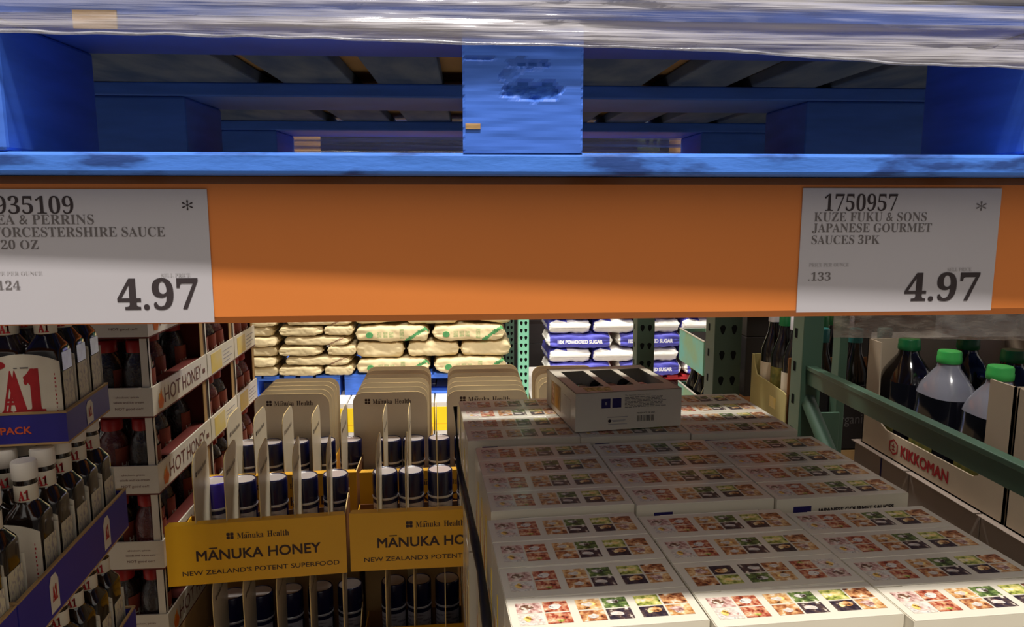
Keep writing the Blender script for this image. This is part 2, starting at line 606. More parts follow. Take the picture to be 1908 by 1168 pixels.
def make_pallet(label, loc, rz=0.0, paint='blue_paint', hero=False, group=None):
    p = thing('pallet', label, 'pallet', loc, rz, group)
    W, D = 1.12, 1.0
    ys = [(0.0, 0.14), (0.41, 0.55), (0.86, 1.0)]
    xs = [(0.0, 0.16), (0.486, 0.575), (0.92, 1.12)]
    xsm = [(0.0, 0.14), (0.486, 0.575), (0.929, 1.12)]
    for k, (a, b) in enumerate(ys):
        mb = MB()
        mb.box(0, W, a, b, 0.0, 0.016, 'blue_paint_worn' if (hero and k == 0) else paint)
        mb.build('bottom_board', p, 0.0025)
        for q, (c, d) in enumerate(xs if k == 0 else xsm):
            mb = MB()
            if hero and k == 0 and q == 1:
                mb.box(c, d, a + 0.008, b, 0.016, 0.109, paint)
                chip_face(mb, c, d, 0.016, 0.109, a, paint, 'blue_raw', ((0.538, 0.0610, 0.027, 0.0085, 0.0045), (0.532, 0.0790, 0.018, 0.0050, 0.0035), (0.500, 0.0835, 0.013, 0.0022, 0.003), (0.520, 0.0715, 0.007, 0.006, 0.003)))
                for (zz0, zz1) in ((0.016, 0.0165), (0.1085, 0.109)):
                    mb.box(c, d, a, a + 0.009, zz0, zz1, paint)
                mb.box(c, c + 0.0008, a + 0.002, a + 0.009, 0.016, 0.109, paint)
                mb.box(d - 0.0008, d, a + 0.002, a + 0.009, 0.016, 0.109, paint)
                mb.build('block', p)
                w = MB()
                w.box(c + 0.002, c + 0.013, a - 0.001, a + 0.003, 0.033, 0.037, 'bare_wood')
                w.build('splinter', p)
            else:
                mb.box(c, d, a, b, 0.016, 0.109, paint)
                mb.build('block', p, 0.003)
        mb = MB()
        mb.box(0, W, a, b, 0.109, 0.126, paint)
        mb.build('stringer_board', p, 0.002)
    for (a, b) in ((0.0, 0.23), (0.26, 0.346), (0.377, 0.458), (0.49, 0.595), (0.61, 0.712), (0.746, 0.822), (0.855, 0.94), (0.96, 1.12)):
        mb = MB()
        mb.box(a, b, 0, D, 0.126, 0.142, 'grey_wood' if (hero and paint == 'blue_paint') else paint)
        mb.build('deck_board', p, 0.002)
    return p


def make_wrap(name, label, loc, rz, zb, zt, seed=0, hang=None):
    """band of wrinkled clear film round a pallet, heavier along its rolled lower edge"""
    W, D, o = 1.12, 1.0, 0.006
    path = []
    N = 230
    for i in range(N + 1):
        path.append((-o + (W + 2 * o) * i / N, -o, 0, -1))
    for i in range(1, 30):
        path.append((W + o, -o + (D + 2 * o) * i / 30, 1, 0))
    for i in range(0, 31):
        path.append((W + o - (W + 2 * o) * i / 30, D + o, 0, 1))
    for i in range(1, 30):
        path.append((-o, D + o - (D + 2 * o) * i / 30, -1, 0))
    rows = 110
    mb = MB()
    V = []
    rim = []
    n = len(path)
    for i, (x, y, nx, ny) in enumerate(path):
        b = zb(x, y)
        for j in range(rows + 1):
            t = j / rows
            z = b + (zt - b) * t
            q = noise.noise(Vector((x * 2.2, y * 2.2 + seed, (z + 0.012 * x) * 70))) * 0.0040 + noise.noise(Vector((x * 4, y * 4 + seed, (z + 0.02 * x) * 190))) * 0.0022
            q += 0.0011 * noise.noise(Vector((x * 34, y * 34 + seed, (z + 0.1 * x) * 380)))
            q += 0.003
            V.append((x + nx * q, y + ny * q, z))
        rim.append(Vector((x + nx * 0.003, y + ny * 0.003, b + 0.0015 * noise.noise(Vector((x * 30, y * 30, 2))))))
    fs = []
    for i in range(n):
        k = (i + 1) % n
        for j in range(rows):
            fs.append((i * (rows + 1) + j, k * (rows + 1) + j, k * (rows + 1) + j + 1, i * (rows + 1) + j + 1))
    mb.add(V, fs, 'stretch_film', True)
    t = thing(name, label, 'stretch wrap', loc, rz)
    mb.build('film', t)
    r = MB()
    rr = [0.0009 + 0.0012 * abs(noise.noise(Vector((p.x * 14, p.y * 14, 7)))) for p in rim]
    r.tube(rim + [rim[0]], rr + [rr[0]], 'stretch_film_rim', 8)
    r.build('rolled_edge', t)
    return t


PRZ = math.radians(-1.0)
PL = (-0.48, 0.578, 0.0195)
make_pallet('blue wooden pallet on the orange beam, with a gouged centre block', PL, PRZ, hero=True)


EDGE = ((-0.1, 0.098), (0.168, 0.0965), (0.32, 0.0955), (0.486, 0.0925), (0.574, 0.0915), (0.70, 0.0885), (0.80, 0.0815), (0.915, 0.0785), (1.2, 0.074))


def zb_front(x, y):
    # lower edge of the film droops from left to right
    if y < 0.2:
        for (a, b), (c, d) in zip(EDGE[:-1], EDGE[1:]):
            if a <= x <= c:
                return b + (d - b) * (x - a) / (c - a)
    return 0.08


make_wrap('stretch_wrap', 'shiny clear stretch film around the top of the nearest blue pallet', PL, PRZ, zb_front, 0.34)


def load(label, x, y, z, group, rz=0.0):
    """unseen shipping cartons added above the frame, stacked tall to block light"""
    first = None
    k = 0
    for layer in range(4):
        for (cx, cy) in ((0, 0), (0.555, 0), (0, 0.49), (0.555, 0.49)):
            px, py = rot2(cx + 0.005, cy + 0.01, rz)
            L = (x + px, y + py, z + 0.302 * layer)
            if first is None:
                mb = MB()
                mb.box(0, 0.55, 0, 0.48, 0, 0.30, 'kraft')
                mb.box(0.22, 0.275, -0.0006, 0.4806, 0.03, 0.3006, 'bag_kraft')
                first = mb.build('shipping_carton', bev=0.003, loc=L)
                first.rotation_euler = (0, 0, rz)
                tag(first, label, 'carton', group)
            else:
                dup(first, L, rz)


load('brown shipping carton on the blue pallet overhead, added out of view to block light', PL[0], PL[1], PL[2] + 0.143, 'added cartons on the pallet overhead', PRZ)
mb = MB(); mb.box(0, 0.030, -0.0025, -0.001, 0, 0.0125, 'bare_wood')
o = mb.build('cardboard_scrap', loc=(PL[0] + 0.214, PL[1] - 0.0035, PL[2] + 0.1005))
o.rotation_euler = (0, 0, PRZ)
tag(o, 'tan cardboard scrap caught behind the stretch film at upper left', 'cardboard')
# unseen pallets added in neighbouring bays and on the second rack to shade the goods
for i, (x, y, lab) in enumerate(((-1.64, 0.578, 'blue pallet added for shade left of the gouged one'), (-1.64, 2.11, 'brown pallet added for shade at the left of the second rack'),
                                 (0.87, 0.59, 'blue pallet added for shade in the next bay at right'), (0.87, 2.11, 'brown pallet added for shade in the next bay of the second rack'))):
    pp = make_pallet(lab, (x, y, 0.0195), 0.0, paint='kraft_dark' if y > 2 else 'blue_paint')
    load('brown shipping carton on the ' + lab, x, y, 0.0195 + 0.143, 'cartons on ' + lab)
beam('orange front beam of the next bay at right', 0.835, 2.2, 0.600, 0.019, 0.115)
beam('orange rear beam of the next bay at right', 0.835, 2.2, 1.66, 0.019, 0.115, flip=-1)
beam('orange front beam of the next bay of the second rack', 0.835, 2.2, 2.12, 0.019, 0.115)
beam('orange rear beam of the next bay of the second rack', 0.835, 2.2, 3.12, 0.019, 0.115, flip=-1)


# ------------------------------------------------------------------ price signs
def sign(label, pts, lines, yb):
    x0, x1, z0, z1 = pts
    t = thing('price_sign', label, 'price sign', (x0, yb, z0), 0.0)
    mb = MB()
    mb.box(0, x1 - x0, -0.0008, 0, 0, z1 - z0, 'paper_white')
    for (s, a, b, zt, zbm, m, off) in lines:
        mb.text(s, (a - x0, -0.0011, zbm - z0), (1, 0, 0), (0, 0, 1), m, b - a, zt - zbm, off)
    mb.build('card', t)
    return t


SF = serif
sign('white price sign for worcestershire sauce, cut by the left edge', (-0.374, -0.190, -0.094, 0.009), [
    (SF('935109'), -0.346, -0.289, 0.004, -0.0095, 'print_dark', -0.006),
    (SF('LEA & PERRINS'), -0.3525, -0.275, -0.010, -0.0175, 'print_grey', -0.006),
    (SF('WORCESTERSHIRE SAUCE'), -0.3525, -0.223, -0.0195, -0.027, 'print_grey', -0.006),
    (SF('2/20 OZ'), -0.3525, -0.317, -0.029, -0.0362, 'print_grey', -0.006),
    (SF('PRICE PER OUNCE'), -0.357, -0.316, -0.053, -0.0557, 'print_faint', -0.006),
    (SF('.124'), -0.352, -0.333, -0.060, -0.067, 'print_grey', -0.006),
    (SF('SELL PRICE'), -0.228, -0.206, -0.0552, -0.058, 'print_faint', -0.006),
    (SF('4.97'), -0.262, -0.201, -0.059, -0.0835, 'print_dark', 0.004),
    ('*', -0.209, -0.201, 0.001, -0.007, 'print_dark', 0.0)], 0.5995)
sign('white price sign for japanese gourmet sauces, at the right', (0.2815, 0.4515, -0.0915, 0.0105), [
    (SF('1750957'), 0.300, 0.362, 0.006, -0.008, 'print_dark', -0.006),
    (SF('KUZE FUKU & SONS'), 0.292, 0.388, -0.009, -0.0165, 'print_grey', -0.006),
    (SF('JAPANESE GOURMET'), 0.291, 0.393, -0.018, -0.026, 'print_grey', -0.006),
    (SF('SAUCES 3PK'), 0.291, 0.349, -0.0275, -0.035, 'print_grey', -0.006),
    (SF('PRICE PER OUNCE'), 0.290, 0.324, -0.0505, -0.0535, 'print_faint', -0.006),
    (SF('.133'), 0.290, 0.309, -0.058, -0.065, 'print_grey', -0.006),
    (SF('SELL PRICE'), 0.410, 0.431, -0.055, -0.058, 'print_faint', -0.006),
    (SF('4.97'), 0.374, 0.439, -0.059, -0.083, 'print_dark', 0.004),
    ('*', 0.430, 0.439, 0.0, -0.008, 'print_grey', 0.0)], 0.5995)
mb = MB()
V = []
nx, nz = 60, 8
for i in range(nx + 1):
    for j in range(nz + 1):
        x, z = 0.20 * i / nx, -0.055 * j / nz
        V.append((x, 0.004 * noise.noise(Vector((x * 60, z * 60, 0))) + 0.002 * math.sin(x * 230) * (j % 4 == 2), z - 0.006 * x / 0.2 * (j / nz)))
mb.add(V, [(i * (nz + 1) + j, (i + 1) * (nz + 1) + j, (i + 1) * (nz + 1) + j + 1, i * (nz + 1) + j + 1) for i in range(nx) for j in range(nz)], 'hanging_film', True)
tag(mb.build('plastic_film', loc=(0.362, 0.69, -0.075)), 'grey clear plastic film hanging below the orange beam, above the jugs', 'plastic film')

# ------------------------------------------------------------------ sauce gift boxes
BW, BT, BH = 0.1935, 0.0635, 0.197
PICS = [['pink', 'red', 'fried', 'herb', 'salad', 'meat'], ['plate', 'red', 'meat', 'bowl', 'bowl', 'fried']]
EXTRA = [[('plate', 'dark'), ('red', 'plate'), ('egg', 'plate'), ('herb', 'plate'), ('salad', 'egg'), ('fried', 'meat')],
         [('pink', 'egg'), ('salad', 'red'), ('fried', 'plate'), ('pink', 'plate'), ('egg', 'fried'), ('plate', 'pink')]]


def food_grid(mb, z):
    """three groups of two by two food photographs printed on the lid"""
    rr = random.Random(3)
    pw, ph, g = 0.0252, 0.0190, 0.0022
    for gi in range(3):
        gx = 0.0085 + gi * 0.0612
        for r in range(2):
            for c in range(2):
                k = gi * 2 + c
                x = gx + c * (pw + g)
                y = 0.0115 + (1 - r) * (ph + g)
                mb.poly([(x, y, z), (x + pw, y, z), (x + pw, y + ph, z), (x, y + ph, z)], 'food_' + PICS[r][k])
                for q, mname in enumerate(EXTRA[r][k]):
                    cx, cy = x + pw * (0.35 + 0.3 * rr.random()), y + ph * (0.35 + 0.3 * rr.random())
                    ra, rb = pw * (0.16 + 0.16 * rr.random()), ph * (0.16 + 0.16 * rr.random())
                    a0 = rr.random() * 3
                    pts = []
                    for s in range(10):
                        a = a0 + 2 * PI * s / 10
                        w = 0.75 + 0.4 * rr.random()
                        px = min(max(cx + ra * w * math.cos(a), x), x + pw)
                        py = min(max(cy + rb * w * math.sin(a), y), y + ph)
                        pts.append((px, py, z + 0.00012 * (q + 1)))
                    mb.poly(pts, 'food_' + mname)


def make_sauce_box(label):
    t = thing('sauce_gift_box', label, 'boxed sauce', group='boxed sauces in the white stack')
    mb = MB()
    mb.box(0, BW, 0, BT, 0, BH - 0.0012, 'carton_white')
    mb.box(0.024, 0.050, -0.0004, 0.0002, BH - 0.040, BH - 0.0115, 'navy_print')
    mb.text('JAPANESE GOURMET SAUCES', (0.060, -0.0005, BH - 0.0235), (1, 0, 0), (0, 0, 1), 'print_dark', 0.112, 0.0078, 0.02)
    for k in range(3):
        mb.box(0.018 + 0.056 * k, 0.064 + 0.056 * k, -0.0004, 0.0002, 0.025, 0.14, 'inside_dark')
    # side art: amber bottle silhouette and a pale yellow stripe
    mb.box(-0.0004, 0.0002, 0.018, 0.046, 0.03, 0.125, 'label_cream')
    mb.box(-0.0006, 0.0001, 0.024, 0.040, 0.035, 0.10, 'amber')
    mb.box(-0.0006, 0.0001, 0.0285, 0.0355, 0.10, 0.12, 'amber')
    mb.box(-0.0005, 0.0001, 0.004, 0.010, 0.02, 0.16, 'hh_yellow')
    mb.build('body', t, 0.0008)
    ld = MB()
    ld.box(0.0008, BW - 0.0008, 0.0, BT - 0.0006, BH - 0.0012, BH, 'carton_gloss')
    ld.box(0.03, BW - 0.03, BT - 0.0012, BT, BH - 0.004, BH + 0.0003, 'carton_gloss')
    food_grid(ld, BH + 0.0003)
    ld.build('lid', t, 0.0003)
    return t


SRZ = math.radians(3.2)
# front-left corner of each block of four rows and the sideways slide of its columns
BLOCK = [(0.0500, 0.6535, -0.0150), (0.0430, 0.7395 + 0.001, -0.0060), (0.0160, 1.0285 + 0.0, -0.0070)]
BLOCK = [(0.0500, 0.6535, -0.0140), (0.0420, 0.9330, -0.0060), (0.0160, 1.2240, -0.0070)]


def sauce_spot(col, r):
    b = BLOCK[r // 4]
    dx, dy = rot2(col * 0.1945, (r % 4) * 0.0645 + b[2] * col, SRZ)
    return b[0] + dx, b[1] + dy


drop = [0.003] * 4 + [0.001] * 4 + [0.0] * 4
ROWN = ['frontmost'] + [o for o in ORD[1:11]] + ['rearmost']
COLN = ['left', 'middle', 'right']
sb = None
for r in range(12):
    for c in range(3):
        dx, dy = sauce_spot(c, r)
        j = math.radians(RND.uniform(-0.5, 0.5))
        lab = 'white sauce gift box with food pictures on lid, %s column, %s row' % (COLN[c], ROWN[r])
        flip = (r == 1 and c == 1)
        x, y, z = dx + RND.uniform(-0.0006, 0.0006), dy + RND.uniform(-0.0004, 0.0004), -0.4 - BH - drop[r]
        rz = SRZ + j * 0.5
        if flip:
            ex, ey = rot2(BW, BT, SRZ)
            x, y, rz = x + ex, y + ey, rz + PI
        if sb is None:
            sb = make_sauce_box(lab)
            sb.location, sb.rotation_euler = (x, y, z), (0, 0, rz)
        else:
            dup(sb, (x, y, z), rz, lab)
for r in range(12):
    for c in range(3):
        dx, dy = sauce_spot(c, r)
        dup(sb, (dx, dy, -0.4 - 2 * BH - 0.0035), SRZ,
            'white sauce gift box under the top layer, %s column, %s row' % (COLN[c], ROWN[r]))


def carton_under(label, cx, cy, w, d, z0, z1, rz, group, m='kraft'):
    mb = MB()
    mb.box(0, w, 0, d, 0, z1 - z0, m)
    mb.box(w * 0.44, w * 0.56, -0.0005, d + 0.0005, (z1 - z0) * 0.8, z1 - z0 + 0.0004, 'bag_kraft')
    o = mb.build('shipping_carton', bev=0.003, loc=(cx, cy, z0))
    o.rotation_euler = (0, 0, rz)
    return tag(o, label, 'carton', group)


for k in range(3):
    dx, dy = rot2(0, -0.012, SRZ)
    carton_under('brown shipping carton under the white sauce boxes', BLOCK[k][0] + dx, BLOCK[k][1] + dy - 0.006 * 0, 0.585, 0.258, DECK, -0.4 - 2 * BH - 0.0035, SRZ, 'cartons under the sauce boxes')

# opened sample box lying on top, windows up, with three bottles showing
TS = 0.069
sx, sy, srz = 0.2035, 1.252, math.radians(7.8)
st = thing('sample_sauce_box', 'opened white sauce box lying on the stack with bottle windows and a barcode', 'boxed sauce', (sx, sy, -0.4 + 0.002), srz)
W_, H_ = 0.197, 0.196
mb = MB()
tk = 0.0012
mb.box(0, W_, 0, tk, 0, TS, 'carton_white')
mb.box(0, W_, H_ - tk, H_, 0, TS, 'carton_white')
mb.box(0, tk, tk, H_ - tk, 0, TS, 'carton_white')
mb.box(W_ - tk, W_, tk, H_ - tk, 0, TS, 'carton_white')
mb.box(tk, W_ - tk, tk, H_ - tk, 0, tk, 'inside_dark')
xs = [0, 0.020, 0.066, 0.078, 0.124, 0.136, 0.182, W_]
mb.box(0, W_, 0, 0.042, TS - tk, TS, 'carton_white')
mb.box(0, W_, 0.168, H_, TS - tk, TS, 'carton_white')
for k in (0, 2, 4, 6):
    mb.box(xs[k], xs[k + 1], 0.042, 0.168, TS - tk, TS, 'carton_white')
# printing on the end that faces the shopper
e = -0.0004
for k, xx in enumerate((0.047, 0.067)):
    mb.poly([(xx, e, 0.040), (xx + 0.0165, e, 0.040), (xx + 0.0165, e, 0.057), (xx, e, 0.057)], 'navy_print')
mb.poly([(0.0535, e - 0.0002, 0.046), (0.057, e - 0.0002, 0.046), (0.057, e - 0.0002, 0.051), (0.0535, e - 0.0002, 0.051)], 'print_faint')
mb.text('The Japanese Gourmet Sauce', (0.090, e, 0.0595), (1, 0, 0), (0, 0, 1), 'print_grey', 0.048, 0.0028)
rr = random.Random(5)
for k in range(8):
    zz = 0.0565 - 0.0025 * k
    xx = 0.090
    while xx < 0.160:
        w = 0.003 + 0.007 * rr.random()
        mb.poly([(xx, e, zz), (xx + w, e, zz), (xx + w, e, zz + 0.0011), (xx, e, zz + 0.0011)], 'print_grey')
        xx += w + 0.0014
mb.text('PRODUCT OF USA', (0.113, e, 0.0268), (1, 0, 0), (0, 0, 1), 'print_dark', 0.034, 0.0022, 0.01)
xx = 0.1145
while xx < 0.1445:
    w = 0.0005 + 0.0012 * rr.random()
    mb.poly([(xx, e, 0.0125), (xx + w, e, 0.0125), (xx + w, e, 0.0235), (xx, e, 0.0235)], 'print_dark')
    xx += w + 0.0005 + 0.0011 * rr.random()
for (a, b, zz) in ((0.058, 0.096, 0.0225), (0.066, 0.092, 0.0165), (0.068, 0.09, 0.0145), (0.06, 0.095, 0.0095)):
    mb.poly([(a, e, zz), (b, e, zz), (b, e, zz + 0.0012), (a, e, zz + 0.0012)], 'print_faint')
mb.rings([(0, 0.003, 0.003, 2), (0.0002, 0.003, 0.003, 2)], 'print_dark', 12, M=Matrix.Translation((0.0625, e, 0.0165)) @ Matrix.Rotation(PI / 2, 4, 'X'))
# left side illustration
mb.box(-0.0004, 0, 0.03, 0.075, 0.012, 0.05, 'label_cream')
mb.box(-0.0004, 0, 0.095, 0.16, 0.010, 0.056, 'kraft')
mb.box(-0.0007, 0, 0.108, 0.130, 0.014, 0.052, 'amber')
mb.box(-0.0007, 0, 0.140, 0.152, 0.014, 0.052, 'food_meat')
# flavour patches on the face
mb.box(0.024, 0.072, 0.010, 0.036, TS, TS + 0.0003, 'food_salad')
mb.build('carton', st)
for k in range(3):
    bt = thing('sauce_bottle', 'dark sauce bottle seen through the %s window of the opened box' % ('left', 'middle', 'right')[k], 'bottle')
    x, y = rot2(0.043 + 0.058 * k, 0.008, srz)
    bt.location = (sx + x, sy + y, -0.4 + 0.002 + 0.030)
    bt.rotation_euler = Matrix.Rotation(srz, 3, 'Z').to_euler()
    MM = Matrix.Rotation(-PI / 2, 4, 'X')
    b = MB()
    b.rings([(0.002, 0.022, 0.022, 2), (0.004, 0.0265, 0.0265, 2), (0.11, 0.0265, 0.0265, 2), (0.132, 0.02, 0.02, 2), (0.15, 0.012, 0.012, 2), (0.162, 0.012, 0.012, 2)], 'dark_bottle', 20, M=MM)
    b.build('glass', bt)
    b = MB()
    b.rings([(0.03, 0.0269, 0.0269, 2), (0.095, 0.0269, 0.0269, 2)], ('food_dark', 'hh_label', 'hh_label')[k], 20, capb=False, capt=False, M=MM)
    b.build('paper_label', bt)
    b = MB()
    b.rings([(0.160, 0.0145, 0.0145, 2), (0.181, 0.0145, 0.0145, 2)], 'dark_carton', 18, M=MM)
    b.build('cap', bt)

# black strap at the left flank of the stack
pts = [(-0.004, 1.19, -0.33), (0.0, 1.17, -0.42), (0.009, 1.08, -0.435), (0.017, 1.0, -0.444), (0.0215, 0.95, -0.452), (0.027, 0.90, -0.468), (0.031, 0.84, -0.49), (0.034, 0.79, -0.52), (0.035, 0.77, -0.62)]
mb = MB()
mb.tube(pts, [0.0035, 0.0045, 0.0055, 0.005, 0.0065, 0.005, 0.0065, 0.005, 0.004], 'black_strap', 8)
tag(mb.build('plastic_strap'), 'twisted black plastic strap hanging along the left side of the white boxes', 'strap')


# ------------------------------------------------------------------ steak sauce twin packs in blue trays
BP = 0.0416


def steak_bottle(parent, cx, foil):
    b = MB()
    b.rings([(0.001, 0.0175, 0.0185, 5), (0.004, 0.0198, 0.0212, 6), (0.108, 0.0198, 0.0212, 6), (0.113, 0.0185, 0.0196, 5), (0.124, 0.0125, 0.0128, 2.6), (0.128, 0.0112, 0.0112, 2), (0.152, 0.0112, 0.0112, 2)], 'sauce_glass', 28, (cx, 0.0225, 0))
    o = b.build('bottle', parent)
    l = MB()
    for sgn in (1, -1):
        x = cx + sgn * 0.0201
        l.box(min(x, x + sgn * 0.0004), max(x, x + sgn * 0.0004), 0.0075, 0.0375, 0.006, 0.082, 'label_side')
        if foil:
            l.box(min(x, x + sgn * 0.0005), max(x, x + sgn * 0.0005), 0.009, 0.036, 0.083, 0.105, 'foil')
    l.build('side_label', o)
    l = MB()
    l.rings([(0.127, 0.0114, 0.0114, 2), (0.1275, 0.0121, 0.0121, 2), (0.1465, 0.0121, 0.0121, 2)], 'label_cream', 24, (cx, 0.0225, 0), capt=False)

    def bend(a, h):
        th = -PI / 2 + 0.22 + (a - 0.0055) / 0.0122
        return Vector((cx + 0.0124 * math.cos(th), 0.0225 + 0.0124 * math.sin(th), 0.1295 + h))
    l.text(serif('A1'), (0, 0, 0), (1, 0, 0), (0, 0, 1), 'a1_red', 0.0105, 0.0115, 0.01, bend)
    l.build('neck_label', o)
    c = MB()
    c.rings([(0.1525, 0.0128, 0.0128, 2), (0.1533, 0.0133, 0.0133, 2), (0.1705, 0.0133, 0.0133, 2), (0.173, 0.0122, 0.0122, 2)], 'cap_white', 28, (cx, 0.0225, 0))
    c.build('cap', o)


def make_pack(foil):
    t = thing('steak_sauce_twin_pack', 'x', 'sauce bottles', group='steak sauce twin packs')
    for s in (-1, 1):
        steak_bottle(t, s * BP / 2, foil)
    sl = MB()
    hw = 0.0412
    out = [(-hw, 0.0), (hw, 0.0), (hw, 0.096)]
    for i in range(1, 12):
        a = i / 12.0
        out.append((hw - 2 * hw * a, 0.096 + 0.010 * math.sin(PI * a) ** 0.8))
    out.append((-hw, 0.096))
    sl.slab(out, (0, 0.0008, 0), (1, 0, 0), (0, 0, 1), 0.0008, 'label_cream')
    sl.box(-hw, hw, 0.0434, 0.0442, 0, 0.09, 'label_cream')
    sl.text(serif('A1'), (-0.0225, -0.0003, 0.0335), (1, 0, 0), (0, 0, 1), 'a1_red', 0.043, 0.053, 0.02)
    sl.box(-0.0255, 0.023, -0.0004, 0.0, 0.0205, 0.0305, 'a1_blue')
    sl.text(serif('ORIGINAL'), (-0.0205, -0.0006, 0.023), (1, 0, 0), (0, 0, 1), 'label_cream', 0.0385, 0.0052, 0.01)
    el = [(-0.0285 + 0.012 * math.cos(2 * PI * i / 18), 0.0935 + 0.0055 * math.sin(2 * PI * i / 18)) for i in range(18)]
    sl.poly([(x, -0.0003, z) for x, z in el], 'a1_red')
    sl.box(-0.0085, -0.0045, -0.0003, 0, 0.0892, 0.0904, 'print_grey')
    sl.box(-0.0015, 0.0075, -0.0003, 0, 0.0890, 0.0906, 'print_grey')
    for k in range(15):
        sl.box(0.0345, 0.0352 + 0.0008 * (k % 2), -0.0003, 0.0, 0.01 + 0.005 * k, 0.0125 + 0.005 * k, 'a1_red')
    sl.build('sleeve', t)
    return t


PACK_F, PACK = make_pack(True), make_pack(False)


def blue_tray(label, w, d, h, loc, rz):
    t = thing('bottle_tray', label, 'tray', loc, rz)
    mb = MB()
    tk = 0.0025
    mb.box(0, w, 0, d, 0, tk, 'kraft')
    for (a, b, c, e) in ((0, w, 0, tk), (0, w, d - tk, d), (0, tk, tk, d - tk), (w - tk, w, tk, d - tk)):
        mb.box(a, b, c, e, tk, h - 0.0025, 'a1_blue')
        mb.box(a - 0.0004, b + 0.0004, c - 0.0004, e + 0.0004, h - 0.0025, h, 'carton_edge')
    mb.text('TWIN PACK', (w - 0.112, -0.0005, h * 0.36), (1, 0, 0), (0, 0, 1), 'a1_orange', 0.073, 0.0085, 0.015)
    n = max(1, round(d / 0.14))
    for k in range(n):
        cy = d * (k + 0.5) / n
        z0 = h * 0.12
        hh = h * 0.72
        w2 = 0.011
        pts = [(w + 0.0004, cy - w2, z0), (w + 0.0004, cy + w2, z0), (w + 0.0004, cy + w2, z0 + hh * 0.8), (w + 0.0004, cy + w2 * 0.5, z0 + hh), (w + 0.0004, cy - w2 * 0.5, z0 + hh), (w + 0.0004, cy - w2, z0 + hh * 0.8)]
        mb.poly(pts, 'label_cream')
        mb.text(serif('A1'), (w + 0.0006, cy - 0.0055, z0 + hh * 0.3), (0, 1, 0), (0, 0, 1), 'a1_red', 0.011, hh * 0.4, 0.02)
    mb.build('tray_body', t)
    return t


ARZ = math.radians(6.0)
LV = -0.2855
# right front corner of each tray at (cx, cy)
def place_tray(cx, cy, w, d, h, z, name, cols, rws, proto, rz=ARZ, offs=None, inset=0.004, used=[]):
    dx, dy = rot2(-w, 0, rz)
    blue_tray('%s cardboard tray of steak sauce bottles at the left edge' % name, w, d, h, (cx + dx, cy + dy, z), rz)
    for r in range(rws):
        for c in range(cols):
            lx = w - inset - 0.0415 - c * 0.0838
            ly = offs[r] if offs else 0.0045 + r * (d - 0.006) / rws
            px, py = rot2(lx - w, ly, rz)
            lab = 'steak sauce twin pack, %s tray, %s row from front, %s from right' % (name.split(',')[-1].strip() if 'top' in name else name, ORD[r], ORD[c])
            L = (cx + px, cy + py, z + 0.0028)
            if proto not in used:
                used.append(proto)
                proto.location, proto.rotation_euler = L, (0, 0, rz)
                proto['label'] = lab
            else:
                dup(proto, L, rz, lab)


place_tray(-0.463, 0.90, 0.256, 0.143, 0.040, LV, 'top blue', 3, 3, PACK_F)
ARZ2 = math.radians(4.5)
for k, (z, nm) in enumerate(((-0.4665, 'middle blue'), (-0.6475, 'lowest blue'))):
    place_tray(-0.4515, 0.752, 0.180, 0.316, 0.060, z, 'farther ' + nm, 2, 6, PACK, ARZ2, offs=(0.0045, 0.086, 0.1315, 0.177, 0.2225, 0.268), inset=0.012)
    x, y = rot2(0, -0.288, ARZ2)
    place_tray(-0.4515 + x, 0.752 + y, 0.172, 0.285, 0.060, z, 'nearer ' + nm, 2, 6, PACK, ARZ2)
    
carton_under('brown shipping carton under the blue sauce trays', -0.62, 0.46, 0.18, 0.60, DECK, -0.6475, ARZ2, 'cartons under the blue trays')
dx, dy = rot2(-0.256, 0, ARZ)
carton_under('brown shipping carton behind the blue sauce trays', -0.845, 0.752, 0.17, 0.285, DECK, -0.288, ARZ2, 'cartons under the blue trays')

# ------------------------------------------------------------------ hot honey
HP = 0.149


def make_honey(mname):
    t = thing('honey_bottle', 'x', 'honey bottle', group='hot honey bottles in white trays')
    b = MB()
    b.rings([(0.0, 0.022, 0.022, 2), (0.004, 0.0265, 0.0265, 2), (0.03, 0.0275, 0.0275, 2), (0.08, 0.0265, 0.0265, 2), (0.1, 0.022, 0.022, 2), (0.113, 0.014, 0.014, 2), (0.118, 0.014, 0.014, 2)], mname, 24)
    b.build('body', t)
    c = MB()
    c.rings([(0.116, 0.0185, 0.0185, 2), (0.117, 0.019, 0.019, 2), (0.136, 0.019, 0.019, 2), (0.1385, 0.0165, 0.0165, 2)], 'cap_red', 24)
    c.build('cap', t)
    l = MB()
    seg = 14
    V = []
    for i in range(seg + 1):
        a = -1.0 + 2.0 * i / seg
        for z in (0.018, 0.084):
            V.append((0.0279 * math.cos(a), 0.0279 * math.sin(a), z))
    l.add(V, [(2 * i, 2 * i + 2, 2 * i + 3, 2 * i + 1) for i in range(seg)], 'hh_label', True)

    def bend(a, h):
        th = -0.62 + a / 0.0282
        return Vector((0.0282 * math.cos(th), 0.0282 * math.sin(th), 0.042 + h))
    l.text('HOT', (0, 0, 0), (1, 0, 0), (0, 0, 1), 'label_cream', 0.035, 0.013, 0.01, bend)
    l.build('paper_label', t)
    return t


HD, HR = make_honey('honey_dark'), make_honey('honey_red')
HUSED = []


